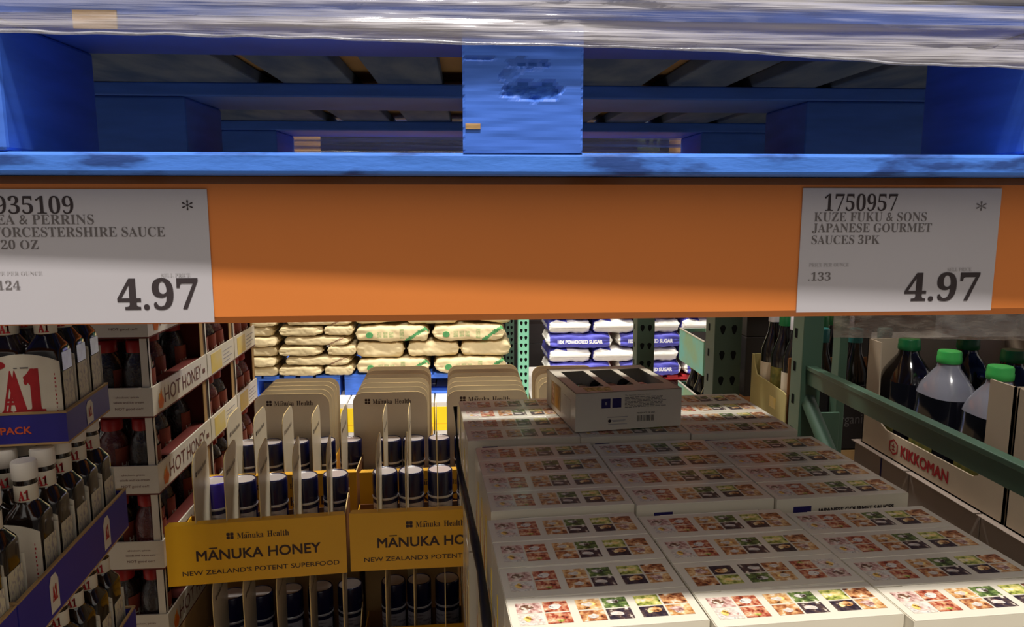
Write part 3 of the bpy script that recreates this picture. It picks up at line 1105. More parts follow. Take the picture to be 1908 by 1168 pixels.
def honey_tray(label, y0, y1, z, w, kind):
    d = y1 - y0
    t = thing('honey_tray', label, 'tray', (-0.56, y0, z))
    mb = MB()
    tk, h = 0.003, 0.057
    mb.box(-w, 0, 0, d, 0, tk, 'hh_inside')
    for (a, b, c, e) in ((-w, 0, 0, tk), (-w, 0, d - tk, d), (-w, -w + tk, tk, d - tk), (-tk, 0, tk, d - tk)):
        mb.box(a, b, c, e, tk, h, 'carton_white')
    # red-brown lining
    q = 0.0004
    mb.box(-w + tk, -tk, tk, tk + q, tk, h, 'hh_inside')
    mb.box(-w + tk, -tk, d - tk - q, d - tk, tk, h, 'hh_inside')
    mb.box(-tk - q, -tk, tk, d - tk, tk, h, 'hh_inside')
    mb.box(-w + tk, -w + tk + q, tk, d - tk, tk, h, 'hh_inside')
    mb.box(-0.030, -tk, 0.066 if kind == 0 else d * 0.9, d - tk, h - 0.003, h - 0.002, 'hh_inside')
    e = 0.0004
    if kind == 0:
        fl = [(0.028, 0.010), (0.045, 0.008), (0.052, 0.02), (0.047, 0.032), (0.044, 0.028), (0.043, 0.046), (0.034, 0.036), (0.031, 0.04), (0.024, 0.024)]
        mb.poly([(e, a, b) for a, b in fl], 'hh_flame')
        mb.text('HOT', (e, 0.056, 0.014), (0, 1, 0), (0, 0, 1), 'hh_text', 0.085, 0.030, 0.0)
        mb.text('HONEY', (e, 0.152, 0.014), (0, 1, 0), (0, 0, 1), 'hh_text', 0.115, 0.030, 0.0)
        mb.box(0, e, 0.275, 0.29, 0.02, 0.03, 'hh_text')
    else:
        mb.box(0, e, d * 0.12, d * 0.5, 0.006, 0.05, 'hh_yellow')
        for k in range(4):
            mb.box(0, e, d * 0.56, d * (0.8 + 0.1 * (k % 2)), 0.012 + 0.009 * k, 0.014 + 0.009 * k, 'print_faint')
    mb.text("chicken, pizza", (-0.066, -e, 0.037), (1, 0, 0), (0, 0, 1), 'hh_text', 0.042, 0.0042)
    mb.text("salads and ice cream", (-0.07, -e, 0.028), (1, 0, 0), (0, 0, 1), 'hh_text', 0.054, 0.0042)
    mb.text("NOT good on!!", (-0.068, -e, 0.014), (1, 0, 0), (0, 0, 1), 'hh_text', 0.05, 0.006)
    mb.build('tray_body', t)
    for (yy, yl) in ((0.004, 0.024), (d - 0.024, 0.020)):
        pm = MB()
        if yy < 0.01:
            pm.box(-0.018, -0.0035, 0.0035, 0.005, tk, HP - 0.001, 'carton_white')
            pm.box(-0.005, -0.0035, 0.0035, 0.012, tk, HP - 0.001, 'carton_white')
        else:
            pm.box(-0.005, -0.0035, yy, yy + yl, tk, HP - 0.001, 'kraft')
            pm.box(-0.06, -0.0035, yy + yl - 0.0015, yy + yl, tk, HP - 0.001, 'hh_inside')
        pm.build('corner_post', t)
    return t


LEV = ['top', 'second', 'third', 'fourth', 'lowest']
for lv in range(5):
    z = -0.247 - HP * lv
    honey_tray('long white hot honey tray, %s level of its stack' % LEV[lv], 1.39, 1.695, z, 0.245, 0)
    honey_tray('white hot honey tray behind the long one, %s level' % LEV[lv], 1.70, 1.905, z, 0.245, 1)
    honey_tray('farthest white hot honey tray, %s level of its stack' % LEV[lv], 1.91, 2.10, z, 0.245, 1)
    for kind, (y0, n, nm) in enumerate(((1.425, 5, 'long'), (1.731, 3, 'next'), (1.941, 3, 'farthest'))):
        for i in range(n):
            for c in range(2 if i else 3):
                if kind == 0 and i == 3 and c == 0:
                    continue
                pr = HR if (kind == 2 or (i + c + lv) % 5 == 3) else HD
                step = 0.0585 if kind == 0 else 0.058
                L = (-0.56 - (0.0600 if (kind == 0 and i) else 0.035) - 0.057 * c, y0 + step * i, z + 0.0032)
                lab = 'hot honey bottle, red cap, %s level, %s tray, %s from front, %s from right' % (LEV[lv], nm, ORD[i], ORD[c])
                rot = (math.radians(7), 0, 0) if kind else (0, 0, math.radians(RND.uniform(-6, 14)))
                if kind:
                    L = (L[0], L[1] + 0.006, L[2] + 0.003)
                if pr not in HUSED:
                    HUSED.append(pr)
                    pr.location, pr.rotation_euler = L, rot
                    pr['label'] = lab
                else:
                    dup(pr, L, 0, lab, rot=rot)
zb = -0.247 - HP * 4
for (a, b) in ((1.39, 1.695), (1.70, 1.905), (1.91, 2.10)):
    carton_under('brown shipping carton under the white honey trays', -0.805, a, 0.245, b - a, DECK, zb, 0, 'cartons under the honey trays')


# ------------------------------------------------------------------ manuka honey trays
def petal_logo(mb, o, ux, uy, s, m):
    o, ux, uy = Vector(o), Vector(ux), Vector(uy)
    for (cx, cy) in ((0.25, 0.25), (0.75, 0.25), (0.25, 0.75), (0.75, 0.75)):
        pts = [(cx + 0.23 * math.copysign(abs(math.cos(a)) ** 0.5, math.cos(a)), cy + 0.23 * math.copysign(abs(math.sin(a)) ** 0.5, math.sin(a))) for a in [2 * PI * i / 12 for i in range(12)]]
        mb.poly([o + ux * (a * s) + uy * (b * s) for a, b in pts], m)


def manuka_logo(mb, o, ux, uy, w, m, off=0.0):
    """petal mark and the two-word name, ink width w"""
    o, ux, uy = Vector(o), Vector(ux), Vector(uy)
    h = w * 0.105
    petal_logo(mb, o, ux, uy, h * 1.15, m)
    a0 = w * 0.17
    mb.text(serif('Manuka'), o + ux * a0, ux, uy, m, w * 0.42, h, off)
    mb.text(serif('Health'), o + ux * (w * 0.65), ux, uy, m, w * 0.35, h, off)
    mb.quad(o + ux * (a0 + w * 0.135) + uy * (h * 0.92), ux, uy, w * 0.06, h * 0.1, m)


def round_board(w, h, r, n=6):
    out = [(0, 0), (w, 0)]
    for i in range(n + 1):
        a = PI / 2 * i / n
        out.append((w - r + r * math.cos(a), h - r + r * math.sin(a)))
    for i in range(n + 1):
        a = PI / 2 + PI / 2 * i / n
        out.append((r + r * math.cos(a), h - r + r * math.sin(a)))
    return out


MW = 0.322
DX = [0.052, 0.1065, 0.167, 0.2285, 0.290]


def manuka_tray(label, loc, rz, strip=True, depth=0.182):
    t = thing('honey_display_tray', label, 'display tray', loc, rz)
    mb = MB()
    tk = 0.002
    mb.box(0, MW, 0.002, depth, 0, tk, 'kraft')
    mb.box(0, tk, 0.002, depth, tk, 0.06, 'mh_yellow')
    mb.slab([(0.002, 0.002), (depth, 0.002), (depth, 0.100), (0.002, 0.1165)], (MW - tk, 0, 0), (0, 1, 0), (0, 0, 1), tk, 'kraft_dark', 'divider_edge')
    mb.box(0, MW, depth - tk, depth, tk, 0.06, 'kraft_dark')
    mb.build('tray_body', t)
    fp = MB()
    fp.box(0, MW, 0, 0.002, 0, 0.1165, 'mh_yellow')
    fp.add([(0, 0.0, 0.1165), (MW, 0.0, 0.1165), (MW - 0.004, 0.016, 0.1175), (0.004, 0.016, 0.1175)], [(0, 1, 2, 3)], 'mh_yellow')
    fp.add([(0.0, 0.0, 0.1160), (MW, 0.0, 0.1160), (MW - 0.004, 0.016, 0.1170), (0.004, 0.016, 0.1170)], [(3, 2, 1, 0)], 'mh_yellow')
    e = -0.0004
    manuka_logo(fp, (0.106, e, 0.084), (1, 0, 0), (0, 0, 1), 0.112, 'mh_print')
    fp.text('MANUKA HONEY', (0.052, e, 0.046), (1, 0, 0), (0, 0, 1), 'mh_print', 0.222, 0.0195, 0.012)
    vs, fs, x0, x1, y0, y1 = glyphs('MANUKA HONEY', 0.012)
    va = glyphs('MA', 0.012)
    vm = glyphs('M', 0.012)
    sc = 0.222 / (x1 - x0)
    ax0, ax1 = (vm[3] - x0) * sc, (va[3] - x0) * sc
    fp.quad((0.052 + ax0 + 0.004, e, 0.0682), (1, 0, 0), (0, 0, 1), (ax1 - ax0) - 0.006, 0.0022, 'mh_print')
    fp.text("NEW ZEALAND'S POTENT SUPERFOOD", (0.026, e, 0.0185), (1, 0, 0), (0, 0, 1), 'mh_print', 0.282, 0.0092, 0.005)
    fp.build('front_panel', t)
    for k, dx in enumerate(DX):
        d = MB()
        h = 0.243
        d.slab([(0.006, 0.003)] + round_board(0.125, h, 0.03)[1:], (dx, 0.003, 0), (0, 1, 0), (0, 0, 1), 0.0016, 'divider_board', 'divider_edge')
        manuka_logo(d, (dx + 0.0021, 0.022, h - 0.045), (0, 1, 0), (0, 0, 1), 0.082, 'mh_print')
        d.build('divider', t)
    return t


def make_jar(purple=False):
    t = thing('honey_jar', 'x', 'honey jar', group='dark honey jars in the yellow trays')
    m = 'jar_purple' if purple else 'jar_blue'
    b = MB()
    b.rings([(0.0, 0.024, 0.024, 2), (0.004, 0.0262, 0.0262, 2), (0.085, 0.0262, 0.0262, 2), (0.089, 0.0245, 0.0245, 2)], 'jar_blue', 28)
    b.build('body', t)
    r = MB()
    r.rings([(0.0855, 0.0255, 0.0255, 2), (0.0865, 0.0268, 0.0268, 2), (0.0905, 0.0268, 0.0268, 2), (0.0915, 0.0255, 0.0255, 2)], 'jar_ring', 28)
    r.build('neck_ring', t)
    c = MB()
    c.rings([(0.0905, 0.0262, 0.0262, 2), (0.139, 0.0262, 0.0262, 2), (0.142, 0.0248, 0.0248, 2), (0.1424, 0.0238, 0.0238, 2), (0.1408, 0.023, 0.023, 2)], m, 32, mt='jar_lid_glare')
    c.build('cap', t)
    l = MB()
    seg = 14
    V = []
    for i in range(seg + 1):
        a = -2.75 + 2.4 * i / seg
        for z in (0.012, 0.078):
            V.append((0.0265 * math.cos(a), 0.0265 * math.sin(a), z))
    l.add(V, [(2 * i, 2 * i + 2, 2 * i + 3, 2 * i + 1) for i in range(seg)], 'jar_label', True)
    l.build('paper_label', t)
    return t


JP, JB = make_jar(True), make_jar()
JUSED = []
MZ = -0.703
for lv, nm in enumerate(('upper', 'lower')):
    z = MZ - 0.2455 * lv
    for (x, y, rz, side) in ((-0.535, 1.338, math.radians(5.5), 'left'), (-0.208, 1.372, math.radians(1.5), 'right')):
        for back in (0, 1):
            if back and lv:
                continue
            if back:
                X0, Y0, R = (-0.545, 1.585, math.radians(2)) if side == 'left' else (-0.216, 1.592, math.radians(1))
                tn = 'second row %s yellow tray' % side
            else:
                X0, Y0, R = x + (0.022 * lv if side == 'left' else 0.012 * lv), y, rz
                tn = '%s front %s yellow tray' % (nm, side)
            manuka_tray('yellow manuka honey display tray, ' + ('%s level, front %s' % (nm, side) if not back else 'second row, ' + side), (X0, Y0, z), R, depth=0.182 if not back else 0.175)
            for k, dx in enumerate(DX):
                jx, jy = rot2(dx + 0.006, 0.152 if not back else 0.150, R)
                pr = JP if (lv == 0 and side == 'left' and not back and k == 0) else JB
                lab = 'dark honey jar, %s from the left in the %s' % (ORD[k], tn)
                L = (X0 + jx, Y0 + jy, z + 0.0025)
                if pr not in JUSED:
                    JUSED.append(pr)
                    pr.location = L
                    pr['label'] = 'purple capped honey jar at the left end of the upper front yellow tray' if pr is JP else lab
                else:
                    dup(pr, L, 0, lab)
for (x, y, rz, side) in ((-0.535, 1.338, math.radians(5.5), 'left'), (-0.208, 1.372, math.radians(1.5), 'right')):
    pass
carton_under('brown shipping carton under the front yellow trays', -0.51, 1.345, 0.30, 0.17, DECK, MZ - 0.2455, math.radians(5.5), 'cartons under the yellow trays')
carton_under('brown shipping carton under the front yellow trays', -0.19, 1.376, 0.19, 0.17, DECK, MZ - 0.2455, math.radians(1.5), 'cartons under the yellow trays')
carton_under('brown shipping carton under the second row of yellow trays', -0.545, 1.60, 0.32, 0.155, DECK, MZ, math.radians(2), 'cartons under the yellow trays')
carton_under('brown shipping carton under the second row of yellow trays', -0.212, 1.602, 0.21, 0.155, DECK, MZ, math.radians(1), 'cartons under the yellow trays')


# trays turned round: their boards face the shopper one behind another
def board_tray(label, x0, w, y0, n, step, cut=True):
    t = thing('honey_display_tray', label, 'display tray', (x0, y0, MZ))
    mb = MB()
    d = step * (n - 1) + 0.02
    mb.box(0, w, 0, d, 0, 0.002, 'kraft')
    mb.box(0, 0.002, 0, d, 0.002, 0.07, 'mh_yellow')
    mb.box(w - 0.002, w, 0, d, 0.002, 0.07, 'mh_yellow')
    mb.build('tray_body', t)
    for k in range(n):
        b = MB()
        h = 0.246
        b.slab(round_board(w - 0.006, h - 0.002, 0.026), (0.003, 0.008 + step * k, 0.002), (1, 0, 0), (0, 0, 1), 0.0018, 'divider_board', 'divider_edge')
        manuka_logo(b, (w * 0.17, 0.008 + step * k - 0.0022, h - 0.029), (1, 0, 0), (0, 0, 1), w * 0.60, 'mh_print')
        b.build('divider', t)
    return t


board_tray('tray of tall rounded honey boards, leftmost of the turned trays', -0.489, 0.183, 1.782, 5, 0.040)
board_tray('tray of tall rounded honey boards, second of the turned trays from the left', -0.256, 0.185, 1.782, 7, 0.048)
board_tray('tray of tall rounded honey boards, third of the turned trays beside the pale post', -0.030, 0.205, 1.782, 7, 0.048)
board_tray('tray of tall rounded honey boards behind the opened sauce box', 0.205, 0.180, 1.86, 5, 0.046)
board_tray('tray of rounded honey boards at the right, mostly hidden by the opened sauce box', 0.398, 0.150, 1.90, 3, 0.046)
carton_under('brown shipping carton under the turned honey trays', -0.50, 1.782, 0.68, 0.31, DECK, MZ, 0, 'cartons under the turned trays')
carton_under('brown shipping carton under the turned honey trays', 0.195, 1.85, 0.36, 0.24, DECK, MZ, 0, 'cartons under the turned trays')

# white and yellow cartons under the far pallets
yc = None
for k in range(7):
    L = (-1.863 + 0.57 * k + (0.092 if k >= 4 else 0), 4.85, FLOOR)
    lab = 'white carton with a yellow band under the far pallets, %s from the left' % ORD[k]
    if yc is None:
        yc = thing('banded_carton', lab, 'carton', L, 0, 'white and yellow cartons')
        mb = MB()
        hh = -1.315 - FLOOR
        mb.box(0, 0.563, 0, 1.20, 0, hh - 0.003, 'carton_grey')
        mb.box(-0.0005, 0.5635, -0.0005, 1.2005, hh - 0.195, hh - 0.028, 'yellow_print')
        mb.box(-0.0006, 0.5636, -0.0006, 1.2006, hh - 0.150, hh - 0.140, 'mh_yellow')
        mb.build('carton_body', yc, 0.003)
        fl = MB()
        fl.box(0.002, 0.561, 0.0, 0.6, hh - 0.003, hh, 'carton_grey')
        fl.box(0.002, 0.561, 0.602, 1.2, hh - 0.003, hh, 'carton_grey')
        fl.build('flaps', yc)
    else:
        r = dup(yc, L, 0, lab)
        if k >= 4:
            r.scale = (1, 1, (hh - 0.04) / hh)


# ------------------------------------------------------------------ sacks across the far aisle
def make_sack(kind, L, W, H, seed):
    """pillow sack along x with creased ends"""
    nx, ns = 48, 44
    rr = random.Random(seed)
    mb = MB()
    V = []
    for i in range(nx + 1):
        u = -1 + 2 * i / nx
        k = (1 - abs(u) ** 9) ** 0.4 if abs(u) < 1 else 0.0
        kz = 0.12 + 0.88 * k
        ky = 0.9 + 0.1 * k
        for s in range(ns):
            a = 2 * PI * s / ns
            ca, sa = math.cos(a), math.sin(a)
            n = 6.0
            q = (abs(ca) ** n + abs(sa) ** n) ** (-1 / n)
            p = Vector((u * L / 2, ca * q * W / 2 * ky, sa * q * H / 2 * kz))
            w = noise.noise(Vector((p.x * 9 + seed, p.y * 9, p.z * 16))) * 0.010 + noise.noise(Vector((p.x * 26, p.y * 26 + seed, p.z * 40))) * 0.0035
            if abs(u) > 0.7:
                w += 0.012 * noise.noise(Vector((p.x * 10, p.y * 60 + seed, p.z * 60)))
            w += 0.003 * noise.noise(Vector((p.x * 40 + p.z * 30, p.y * 8 + seed, p.z * 30)))
            p += Vector((0, ca, sa)) * w
            V.append((p.x, p.y, p.z + H / 2))
    b = len(mb.v)
    mb.v += V
    def band(i, s):
        u = -1 + 2 * (i + 0.5) / nx
        a = (s + 0.5) / ns
        front = 0.36 < a < 0.64          # side facing -y
        if kind == 'tan':
            d = u + (a - 0.5) * 2.2
            if front and (0.60 < d < 0.76):
                return 'bag_green'
            if front and 0.20 < u < 0.34 and 0.40 < a < 0.60:
                return 'bag_green_faint'
            if front and -0.45 < u < 0.08 and 0.46 < a < 0.56 and i % 4 != 1:
                return 'bag_green_faint'
            return 'bag_kraft'
        if kind == 'brown':
            d = u + (a - 0.5) * 2.2
            if front and (0.55 < d < 0.66):
                return 'bag_brownprint'
            return 'bag_kraft'
        if kind == 'plain':
            return 'bag_kraft'
        if kind == 'sugar':
            return 'bag_blue' if (abs(u) < 0.93 and (0.27 < a < 0.73)) else 'bag_white'
        if kind == 'sugar_end':
            return 'bag_white'
    for i in range(nx):
        for s in range(ns):
            t = (s + 1) % ns
            mb.f.append((b + i * ns + s, b + (i + 1) * ns + s, b + (i + 1) * ns + t, b + i * ns + t))
            mb.fm.append(mb.mi(band(i, s)))
            mb.sm.append(True)
    m = 'bag_kraft' if kind in ('tan', 'brown', 'plain') else 'bag_white'
    mb.add(V[:ns], [tuple(range(ns))], m)
    mb.add(V[nx * ns:], [tuple(range(ns - 1, -1, -1))], m)
    yf = -W / 2 - 0.004
    if kind == 'tan':
        c = [(-0.62 * L / 2 + 0.024 * math.cos(2 * PI * i / 16), H * 0.45 + 0.02 * math.sin(2 * PI * i / 16)) for i in range(16)]
        mb.slab(c, (0, yf - 0.004, 0), (1, 0, 0), (0, 0, 1), -0.012, 'bag_green')
    if kind == 'sugar':
        mb.text('10X POWDERED SUGAR', (-L * 0.34, yf - 0.006, H * 0.36), (1, 0, 0), (0, 0, 1), 'bag_text', L * 0.68, H * 0.24, 0.03)
    return mb


def sack_obj(kind, L, W, H, seed, name, label, cat, group):
    o = make_sack(kind, L, W, H, seed).build(name)
    # creased sewn ends are part of the sheet; the seam tape is a part of its own
    for s in (-1, 1):
        tp = MB()
        tp.box(s * L / 2 - 0.006, s * L / 2 + 0.006, -W * 0.40, W * 0.40, H * 0.5 - 0.005, H * 0.5 + 0.005, 'bag_kraft' if kind in ('tan', 'brown', 'plain') else 'bag_white')
        tp.build('seam', o)
    return tag(o, label, cat, group)


FARZ = -1.315
SZ = FARZ + 0.143
PROTO = {}


def sack(kind, key, L, W, H, seed, loc, rz, label, group, ry=0.0):
    k = (kind, key)
    nm = 'sugar_sack' if 'sugar' in kind else 'paper_sack'
    rot = (0, ry, rz)
    if k not in PROTO:
        PROTO[k] = sack_obj(kind, L, W, H, seed, nm, label, 'sack', group)
        o = PROTO[k]
        o.location, o.rotation_euler = loc, rot
    else:
        o = dup(PROTO[k], loc, 0, label, group, rot=rot)
    return o


# middle blue pallet: long sacks two to a tier
MY = 5.32
for tier in range(6):
    z = SZ + 0.113 * tier
    if tier % 2 == 0:
        spots = ((-0.437, 0.50, 'tan', 1, 0.0), (0.083, 0.50, 'tan', 2, 0.0))
    else:
        spots = ((-0.53, 0.33, 'plain', 3, -0.14 if tier == 3 else 0.03), (-0.165, 0.36, 'plain', 4, 0.0), (0.20, 0.35, 'plain', 5, 0.17 if tier == 3 else -0.03))
    for q, (x, L, kd, sd, ry) in enumerate(spots):
        sack(kd, sd, L - 0.012, 0.40, 0.110, sd * 3.3, (x, MY - 0.06 + 0.02 * (tier % 2), z + (0.012 if abs(ry) > 0.1 else 0)), RND.uniform(-0.04, 0.04),
             'tan paper sack, middle blue pallet, %s tier from below, %s from the left' % (ORD[tier], ORD[q]), 'tan sacks on the middle pallet', ry * 0.5)
        sack(kd, sd, L - 0.012, 0.40, 0.110, sd * 3.3, (x, MY + 0.39, z), 0,
             'tan paper sack in the hidden back row of the middle pallet', 'tan sacks on the middle pallet')
make_pallet('blue pallet under the middle pile of tan sacks', (-0.77, 5.08, FARZ), 0)
# left pallet: thinner sacks
for tier in range(9):
    z = SZ + 0.0685 * tier
    if tier % 2 == 0:
        spots = ((-1.43, 0.42, 'plain', 6), (-1.035, 0.38, 'plain', 7), (-0.86 + 0.0, 0.0, None, 0))
        spots = ((-1.37, 0.30, 'plain', 6), (-1.06, 0.30, 'plain', 7), (-0.80, 0.20, 'plain', 9))
    else:
        spots = ((-1.36, 0.34, 'plain', 10), (-0.93, 0.44, 'brown', 8))
    for q, (x, L, kd, sd) in enumerate(spots):
        sack(kd, sd, L - 0.012, 0.40, 0.068, sd * 2.7, (x + RND.uniform(-0.012, 0.012), MY - 0.07, z), RND.uniform(-0.06, 0.06),
             'thin tan paper sack, left blue pallet, %s tier from below, %s from left' % (ORD[tier], ORD[q]), 'thin sacks on the left pallet')
make_pallet('blue pallet under the left pile of thin tan sacks', (-1.92, 5.08, FARZ), 0)
# sugar: long sides and bag ends alternate tier by tier
for tier in range(7):
    z = SZ - 0.04 + 0.1015 * tier
    lab = 'white and blue sugar bag, red pallet, %s tier from below, %s from left'
    if tier % 2 == 0:
        for q, x in enumerate((0.85, 1.345, 1.82)):
            sack('sugar', 11, 0.455, 0.34, 0.101, 5.0, (x, MY - 0.09, z), RND.uniform(-0.02, 0.02), lab % (ORD[tier], ORD[q]), 'sugar bags on the red pallet')
    else:
        for q, x in enumerate((0.775, 1.085, 1.40, 1.71)):
            sack('sugar', 12, 0.42, 0.285, 0.101, 6.0, (x, MY - 0.05, z), -PI / 2 + RND.uniform(-0.03, 0.03), lab % (ORD[tier], ORD[q]), 'sugar bags on the red pallet')
make_pallet('red pallet under the white and blue sugar bags', (0.73, 5.08, FARZ - 0.04), 0, paint='red_paint')


# ------------------------------------------------------------------ right side: soy sauce and other bottles in the next bay
def soy_carton(label, x, y0, y1, z):
    """display carton, open on the side that faces the white boxes: low wall between full-height corner posts"""
    t = thing('soy_sauce_carton', label, 'carton', (x, y0, z))
    d, w, h = y1 - y0, 0.30, 0.222
    tk = 0.003
    mb = MB()
    mb.box(0, w, 0, d, 0, tk, 'kik_carton')
    mb.box(0, w, d - tk, d, tk, h, 'kik_carton')
    mb.box(w - tk, w, tk, d - tk, tk, h, 'kik_carton')
    mb.box(0, w, 0, tk, tk, h, 'kik_carton')
    # low front wall with curved shoulders up to the posts
    out = [(0, 0), (d, 0), (d, h), (d - 0.045, h), (d - 0.052, 0.09), (d - 0.062, 0.062), (d - 0.085, 0.052), (0.075, 0.052), (0.062, 0.058), (0.055, 0.075), (0.055, h), (0, h)]
    mb.slab(out, (0, 0, 0), (0, 1, 0), (0, 0, 1), tk, 'kik_carton')
    e = -0.0005
    # emblem and lettering on the low wall (read from far to near)
    c = (d - 0.115, 0.027)
    ring = [(c[0] + 0.0165 * math.cos(PI / 6 + PI / 3 * i), c[1] + 0.0165 * math.sin(PI / 6 + PI / 3 * i)) for i in range(6)]
    rin = [(c[0] + 0.0128 * math.cos(PI / 6 + PI / 3 * i), c[1] + 0.0128 * math.sin(PI / 6 + PI / 3 * i)) for i in range(6)]
    for i in range(6):
        j = (i + 1) % 6
        mb.poly([(e, *ring[i]), (e, *ring[j]), (e, *rin[j]), (e, *rin[i])], 'kik_red')
    for (a, b, w2, h2) in ((-0.006, 0.0, 0.012, 0.0022), (-0.001, -0.006, 0.0022, 0.013), (-0.005, -0.007, 0.01, 0.002)):
        mb.poly([(e, c[0] + a, c[1] + b), (e, c[0] + a + w2, c[1] + b), (e, c[0] + a + w2, c[1] + b + h2), (e, c[0] + a, c[1] + b + h2)], 'kik_red')
    mb.text('KIKKOMAN', (e, d - 0.140, 0.0165), (0, -1, 0), (0, 0, 1), 'kik_red', 0.140, 0.021, 0.02)
    mb.build('carton_body', t)
    return t


def make_jug(dark=False):
    t = thing('soy_sauce_jug', 'x', 'jug', group='soy sauce jugs')
    t.scale = (1.04, 1.04, 1.15)
    b = MB()
    b.rings([(0.0, 0.038, 0.048, 4), (0.006, 0.043, 0.053, 4), (0.06, 0.043, 0.053, 4), (0.105, 0.040, 0.050, 3.2), (0.125, 0.040, 0.050, 3)], 'soy', 32, capt=False)
    b.rings([(0.125, 0.040, 0.050, 3), (0.140, 0.036, 0.046, 2.6), (0.156, 0.028, 0.034, 2.2), (0.170, 0.019, 0.020, 2), (0.179, 0.0175, 0.0175, 2)], 'dark_bottle' if dark else 'jug_clear', 32, capb=False)
    b.build('body', t)
    h = MB()
    h.tube([(0.0, 0.052, 0.05), (0.0, 0.068, 0.07), (0.0, 0.066, 0.11), (0.0, 0.050, 0.135)], [0.010, 0.009, 0.009, 0.010], 'soy' if dark else 'jug_clear', 10)
    h.build('handle', t)
    c = MB()
    c.rings([(0.178, 0.0195, 0.0195, 2), (0.1795, 0.0202, 0.0202, 2), (0.187, 0.0202, 0.0202, 2), (0.188, 0.0195, 0.0195, 2), (0.195, 0.0195, 0.0195, 2), (0.1975, 0.0178, 0.0178, 2)], 'cap_green_dark' if dark else 'cap_green', 28)
    c.build('cap', t)
    l = MB()
    l.box(-0.044, -0.0434, -0.036, 0.03, 0.012, 0.055, 'jug_label')
    l.build('paper_label', t)
    return t


KX, KZ = 0.85, -0.503
soy_carton('open soy sauce carton with red lettering, under the green brace', KX, 1.058, 1.472, KZ)
soy_carton('open soy sauce carton nearest the camera at the right edge', KX, 0.64, 1.052, KZ)
soy_carton('open soy sauce carton behind the right end of the lettered one', KX + 0.305, 1.058, 1.472, KZ)
JUG, JUGD = make_jug(), make_jug(True)
jspots = [(0.906, 1.420, JUGD, 'dark capped soy sauce jug at the far left end of the carton'), (0.906, 1.296, JUG, 'soy sauce jug with bright green cap in the middle of the carton'),
          (0.906, 1.165, JUG, 'soy sauce jug with bright green cap behind the corner post'), (1.03, 1.420, JUGD, 'dark green capped soy jug behind the left one'),
          (1.03, 1.296, JUGD, 'dark green capped soy jug behind the bright green cap'), (1.03, 1.165, JUGD, 'dark green capped soy jug behind the corner post'),
          (0.906, 0.98, JUG, 'soy sauce jug with green cap in the nearest carton'), (0.906, 0.85, JUG, 'soy sauce jug second in the nearest carton'),
          (1.212, 1.420, JUGD, 'dark soy jug in the rear carton, far end'), (1.212, 1.296, JUGD, 'dark soy jug in the rear carton, middle'), (1.212, 1.165, JUGD, 'dark soy jug in the rear carton, near end')]
ju = []
for (x, y, pr, lab) in jspots:
    if pr not in ju:
        ju.append(pr)
        pr.location = (x, y, KZ + 0.0035)
        pr['label'] = lab
    else:
        dup(pr, (x, y, KZ + 0.0035), 0, lab)
# closed cartons beneath, sides towards the white boxes
n = 0
for lv in range(3):
    for q, (a, b) in enumerate(((1.30, 1.492), (1.105, 1.297), (0.91, 1.102), (0.715, 0.907))):
        z1 = KZ - 0.229 * lv
        mb = MB()
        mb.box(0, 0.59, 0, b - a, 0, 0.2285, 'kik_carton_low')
        if lv == 0 and q == 0:
            mb.box(-0.0004, 0, (b - a) * 0.46, (b - a) * 0.49, 0.15, 0.222, 'navy_print')
        mb.box(-0.010, 0.0, 0.001, b - a - 0.001, 0.2265, 0.2285, 'kik_carton_low') if lv == 0 else None
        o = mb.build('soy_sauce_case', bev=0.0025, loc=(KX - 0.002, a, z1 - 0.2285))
        tag(o, 'plain pale closed case under the soy cartons, %s layer down, %s from far end' % (ORD[lv], ORD[q]), 'carton', 'closed cases under the soy cartons')


def make_tall_bottle(lab_m, cap_m, h=0.27, r=0.034):
    t = thing('tall_bottle', 'x', 'bottle', group='tall dark bottles')
    b = MB()
    b.rings([(0, r * 0.9, r * 0.9, 2), (0.004, r, r, 2), (h * 0.62, r, r, 2), (h * 0.78, r * 0.5, r * 0.5, 2), (h * 0.9, r * 0.38, r * 0.38, 2)], 'dark_bottle', 24)
    b.build('glass', t)
    l = MB()
    l.rings([(h * 0.18, r + 0.0004, r + 0.0004, 2), (h * 0.5, r + 0.0004, r + 0.0004, 2)], lab_m, 24, capb=False, capt=False)
    l.build('paper_label', t)
    c = MB()
    c.rings([(h * 0.88, r * 0.5, r * 0.5, 2), (h - 0.002, r * 0.5, r * 0.5, 2), (h, r * 0.44, r * 0.44, 2)], cap_m, 20)
    c.build('cap', t)
    return t


# dark carton with teal-capped bottles behind the soy
dc = thing('bottle_carton', 'dark carton with grey lettering behind the green upright', 'carton', (0.862, 1.70, -0.60))
mb = MB()
mb.box(0, 0.25, 0, 0.003, 0, 0.16, 'dark_carton')
mb.box(0, 0.25, 0, 0.15, 0, 0.003, 'dark_carton')
mb.box(0, 0.003, 0.003, 0.15, 0, 0.10, 'dark_carton')
mb.box(0.247, 0.25, 0.003, 0.15, 0, 0.10, 'dark_carton')
mb.box(0, 0.25, 0.147, 0.15, 0.003, 0.10, 'dark_carton')
mb.text('organic', (0.046, -0.0005, 0.058), (1, 0, 0), (0, 0, 1), 'carton_text_grey', 0.085, 0.030)
mb.build('carton_body', dc)
TB = make_tall_bottle('dark_carton', 'cap_teal', 0.285)
for k, (x, y) in enumerate(((0.985, 1.765), (0.905, 1.775), (1.06, 1.765))):
    lab = 'dark bottle with teal cap, %s of three behind the green brace' % ('middle', 'left', 'right')[k]
    if k == 0:
        TB.location = (x, y, -0.596); TB['label'] = lab
    else:
        dup(TB, (x, y, -0.596), 0, lab)
carton_under('dark shipping carton under the grey lettered carton', 0.862, 1.70, 0.25, 0.15, DECK, -0.60, 0, 'cartons of the next bay')
